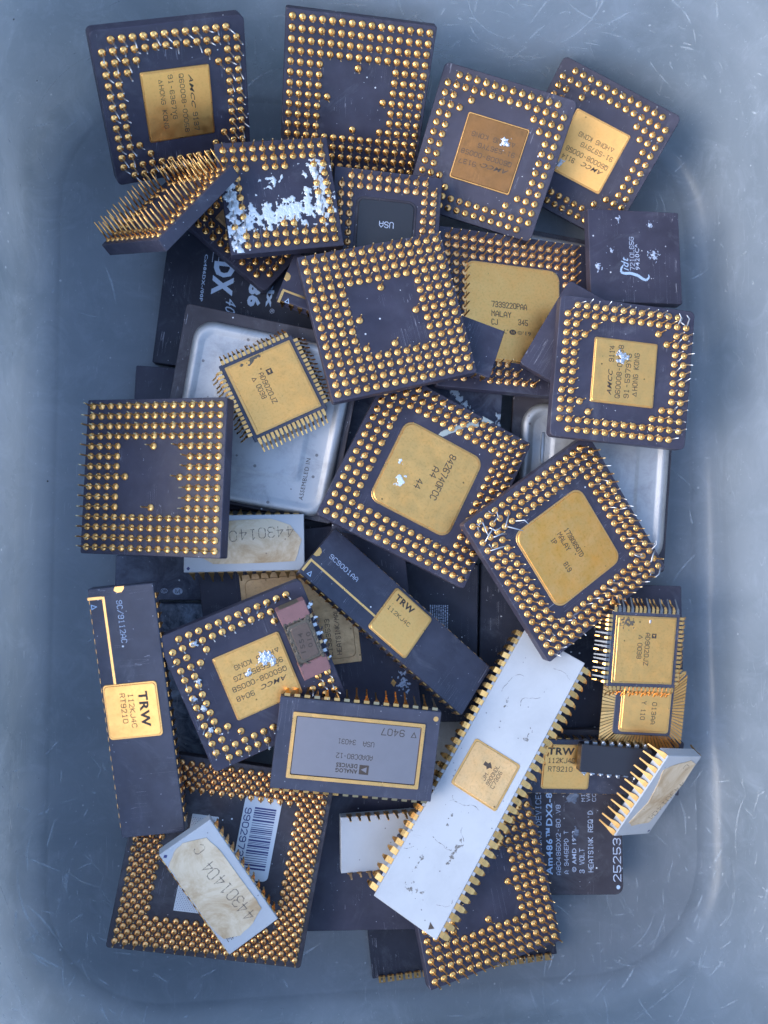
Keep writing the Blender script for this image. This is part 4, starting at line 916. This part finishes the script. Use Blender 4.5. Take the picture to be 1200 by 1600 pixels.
for key, lab, mt in (('AB', 'plain dark slab chip poking out left of the silver heat-spreader chip', 'cer'),
                     ('M0', 'dark slab chip deep in the pile just left of the central gold-lid chip', 'cer'),
                     ('M1', 'dark slab chip with tiny faint print, deep in the pile above the diagonal chip', 'cerb'),
                     ('M2', 'plain dark slab chip deep in the pile, left of the very long white chip top', 'cerb'),
                     ('RA', 'dark slab chip with faint circled print, below the left-edge pin chip', 'cersm2'),
                     ('RB', 'dark slab chip covered in bluish dusty smears, beside the upright long chip', 'cersm'),
                     ('TS', 'plain dark slab chip sticking out above the soot-stained gold-lidded chip', 'cer'),
                     ('BS', 'wide plain dark slab chip lying flat at the bottom centre', 'cer')):
    globals()['c' + key] = slab(key, lab, mt)
random.seed(9)
b = MB()
for k in range(9):
    x = 4.6 + k * .62; y = 10.6
    while y > 2.2:
        L = random.uniform(.25, .9); b.add([(x, y, 0), (x + .3, y, 0), (x + .3, y - L, 0), (x, y - L, 0)], [(0, 3, 2, 1)]); y -= L + random.uniform(.12, .3)
cM1.ob('faint_print', b.mesh('faint_print', M['ink_l']), (-1.2, 0, .03))
cRA.ob('print', textmesh('(C) (M)', 6, 2.0, 'ink_l', 0), (3.0, -3.6, .03))
cU1 = Chip('U1', 'dual_inline_chip', 'small black in-line chip with silvery soldered legs, at lower right', 'microchip', 'blk', .3)
cU1.leads(LD['plas'], 8, 2.4, (0, 2))
for sd_ in (0, 2):
    for i in range(8):
        if random.random() < .75:
            a = sd_ * math.pi / 2; blob(cU1, (i - 3.5) * 2.4, math.cos(a) * (cU1.h / 2 + .7), .8, -1.1, 'solder', 60 + i + sd_)
cDB = Chip('DB', 'dual_inline_chip', 'black in-line chip lying legs up at the bottom, gold pads along its lower edge', 'microchip', 'cerb', .2)
cDB.leads(LD['inb'], 20, 2.5, (0, 2)); cDB.leads([MB().strip([(0, 2.0, .5), (-.2, 3.4, .4), (-.3, 4.2, .2)], .3).mesh('lead_tip', M['tin'])], 20, 2.5, (2,), cDB.h / 2 - 1.1, 'lead_tip')
# the little pink-ended part
cB = Chip('BC', 'ceramic_package', 'small grimy glass-windowed part with dusty pink ends', 'electronic part', 'dirt', .4)
w_, h_ = cB.w, cB.h
for sgn in (1, -1):
    P_ = subdiv(rr(w_ + .5, 4.4, .3, 0, 0, 2), 2, .07); cB.ob('pink_end', MB().prism(P_, -2.4, .35, .2).mesh('pink_end', M['pink']), (0, sgn * (h_ / 2 - 2.2), 0))
cB.plate('window_frame', 'dirt', 0, 0, w_ - .9, 10.6, .9, 0, .5, .2); cB.plate('window', 'glass', 0, 0, w_ - 2.2, 9.2, .7, .4, .65, .15)
cB.ob('print', textmesh('1554', 5.4, 1.2, 'ink_d', .01), (-.8, 0, .68), math.radians(80)); cB.ob('print', textmesh('010', 4.2, 1.2, 'ink_d', .01), (1.2, 0, .68), math.radians(80))
smear(cB, 'grime', (-w_ / 2, w_ / 2, -h_ / 2 + 1, h_ / 2 - 1), lambda x, y: .16 + .22 * (abs(x) > w_ / 2 - .9) - .3 * (abs(y) > 6.2), .24, 'dirt', .3, .5, .2, 71, 1.1)
lw = [MB().strip([(-.2, -.8, .9), (.9, -.7, .9), (1.5, -1.6, .6), (2.2, -3.2, .4)], .25).mesh('lead', M['tin']),
      MB().strip([(-.2, -.8, .9), (.7, -.9, .9), (1.2, -2.0, .6), (1.3, -3.6, .4)], .25).mesh('lead', M['lidd'])]
cB.leads(lw, 7, 2.5, (3,))
for i in range(5): blob(cB, w_ / 2 + 1.2 + random.uniform(-.3, .5), 8 - i * 4 + random.uniform(-1, 1), 1.0, -.9, 'solder', 80 + i)
print('objects', len(bpy.data.objects), 'meshes', len(bpy.data.meshes))
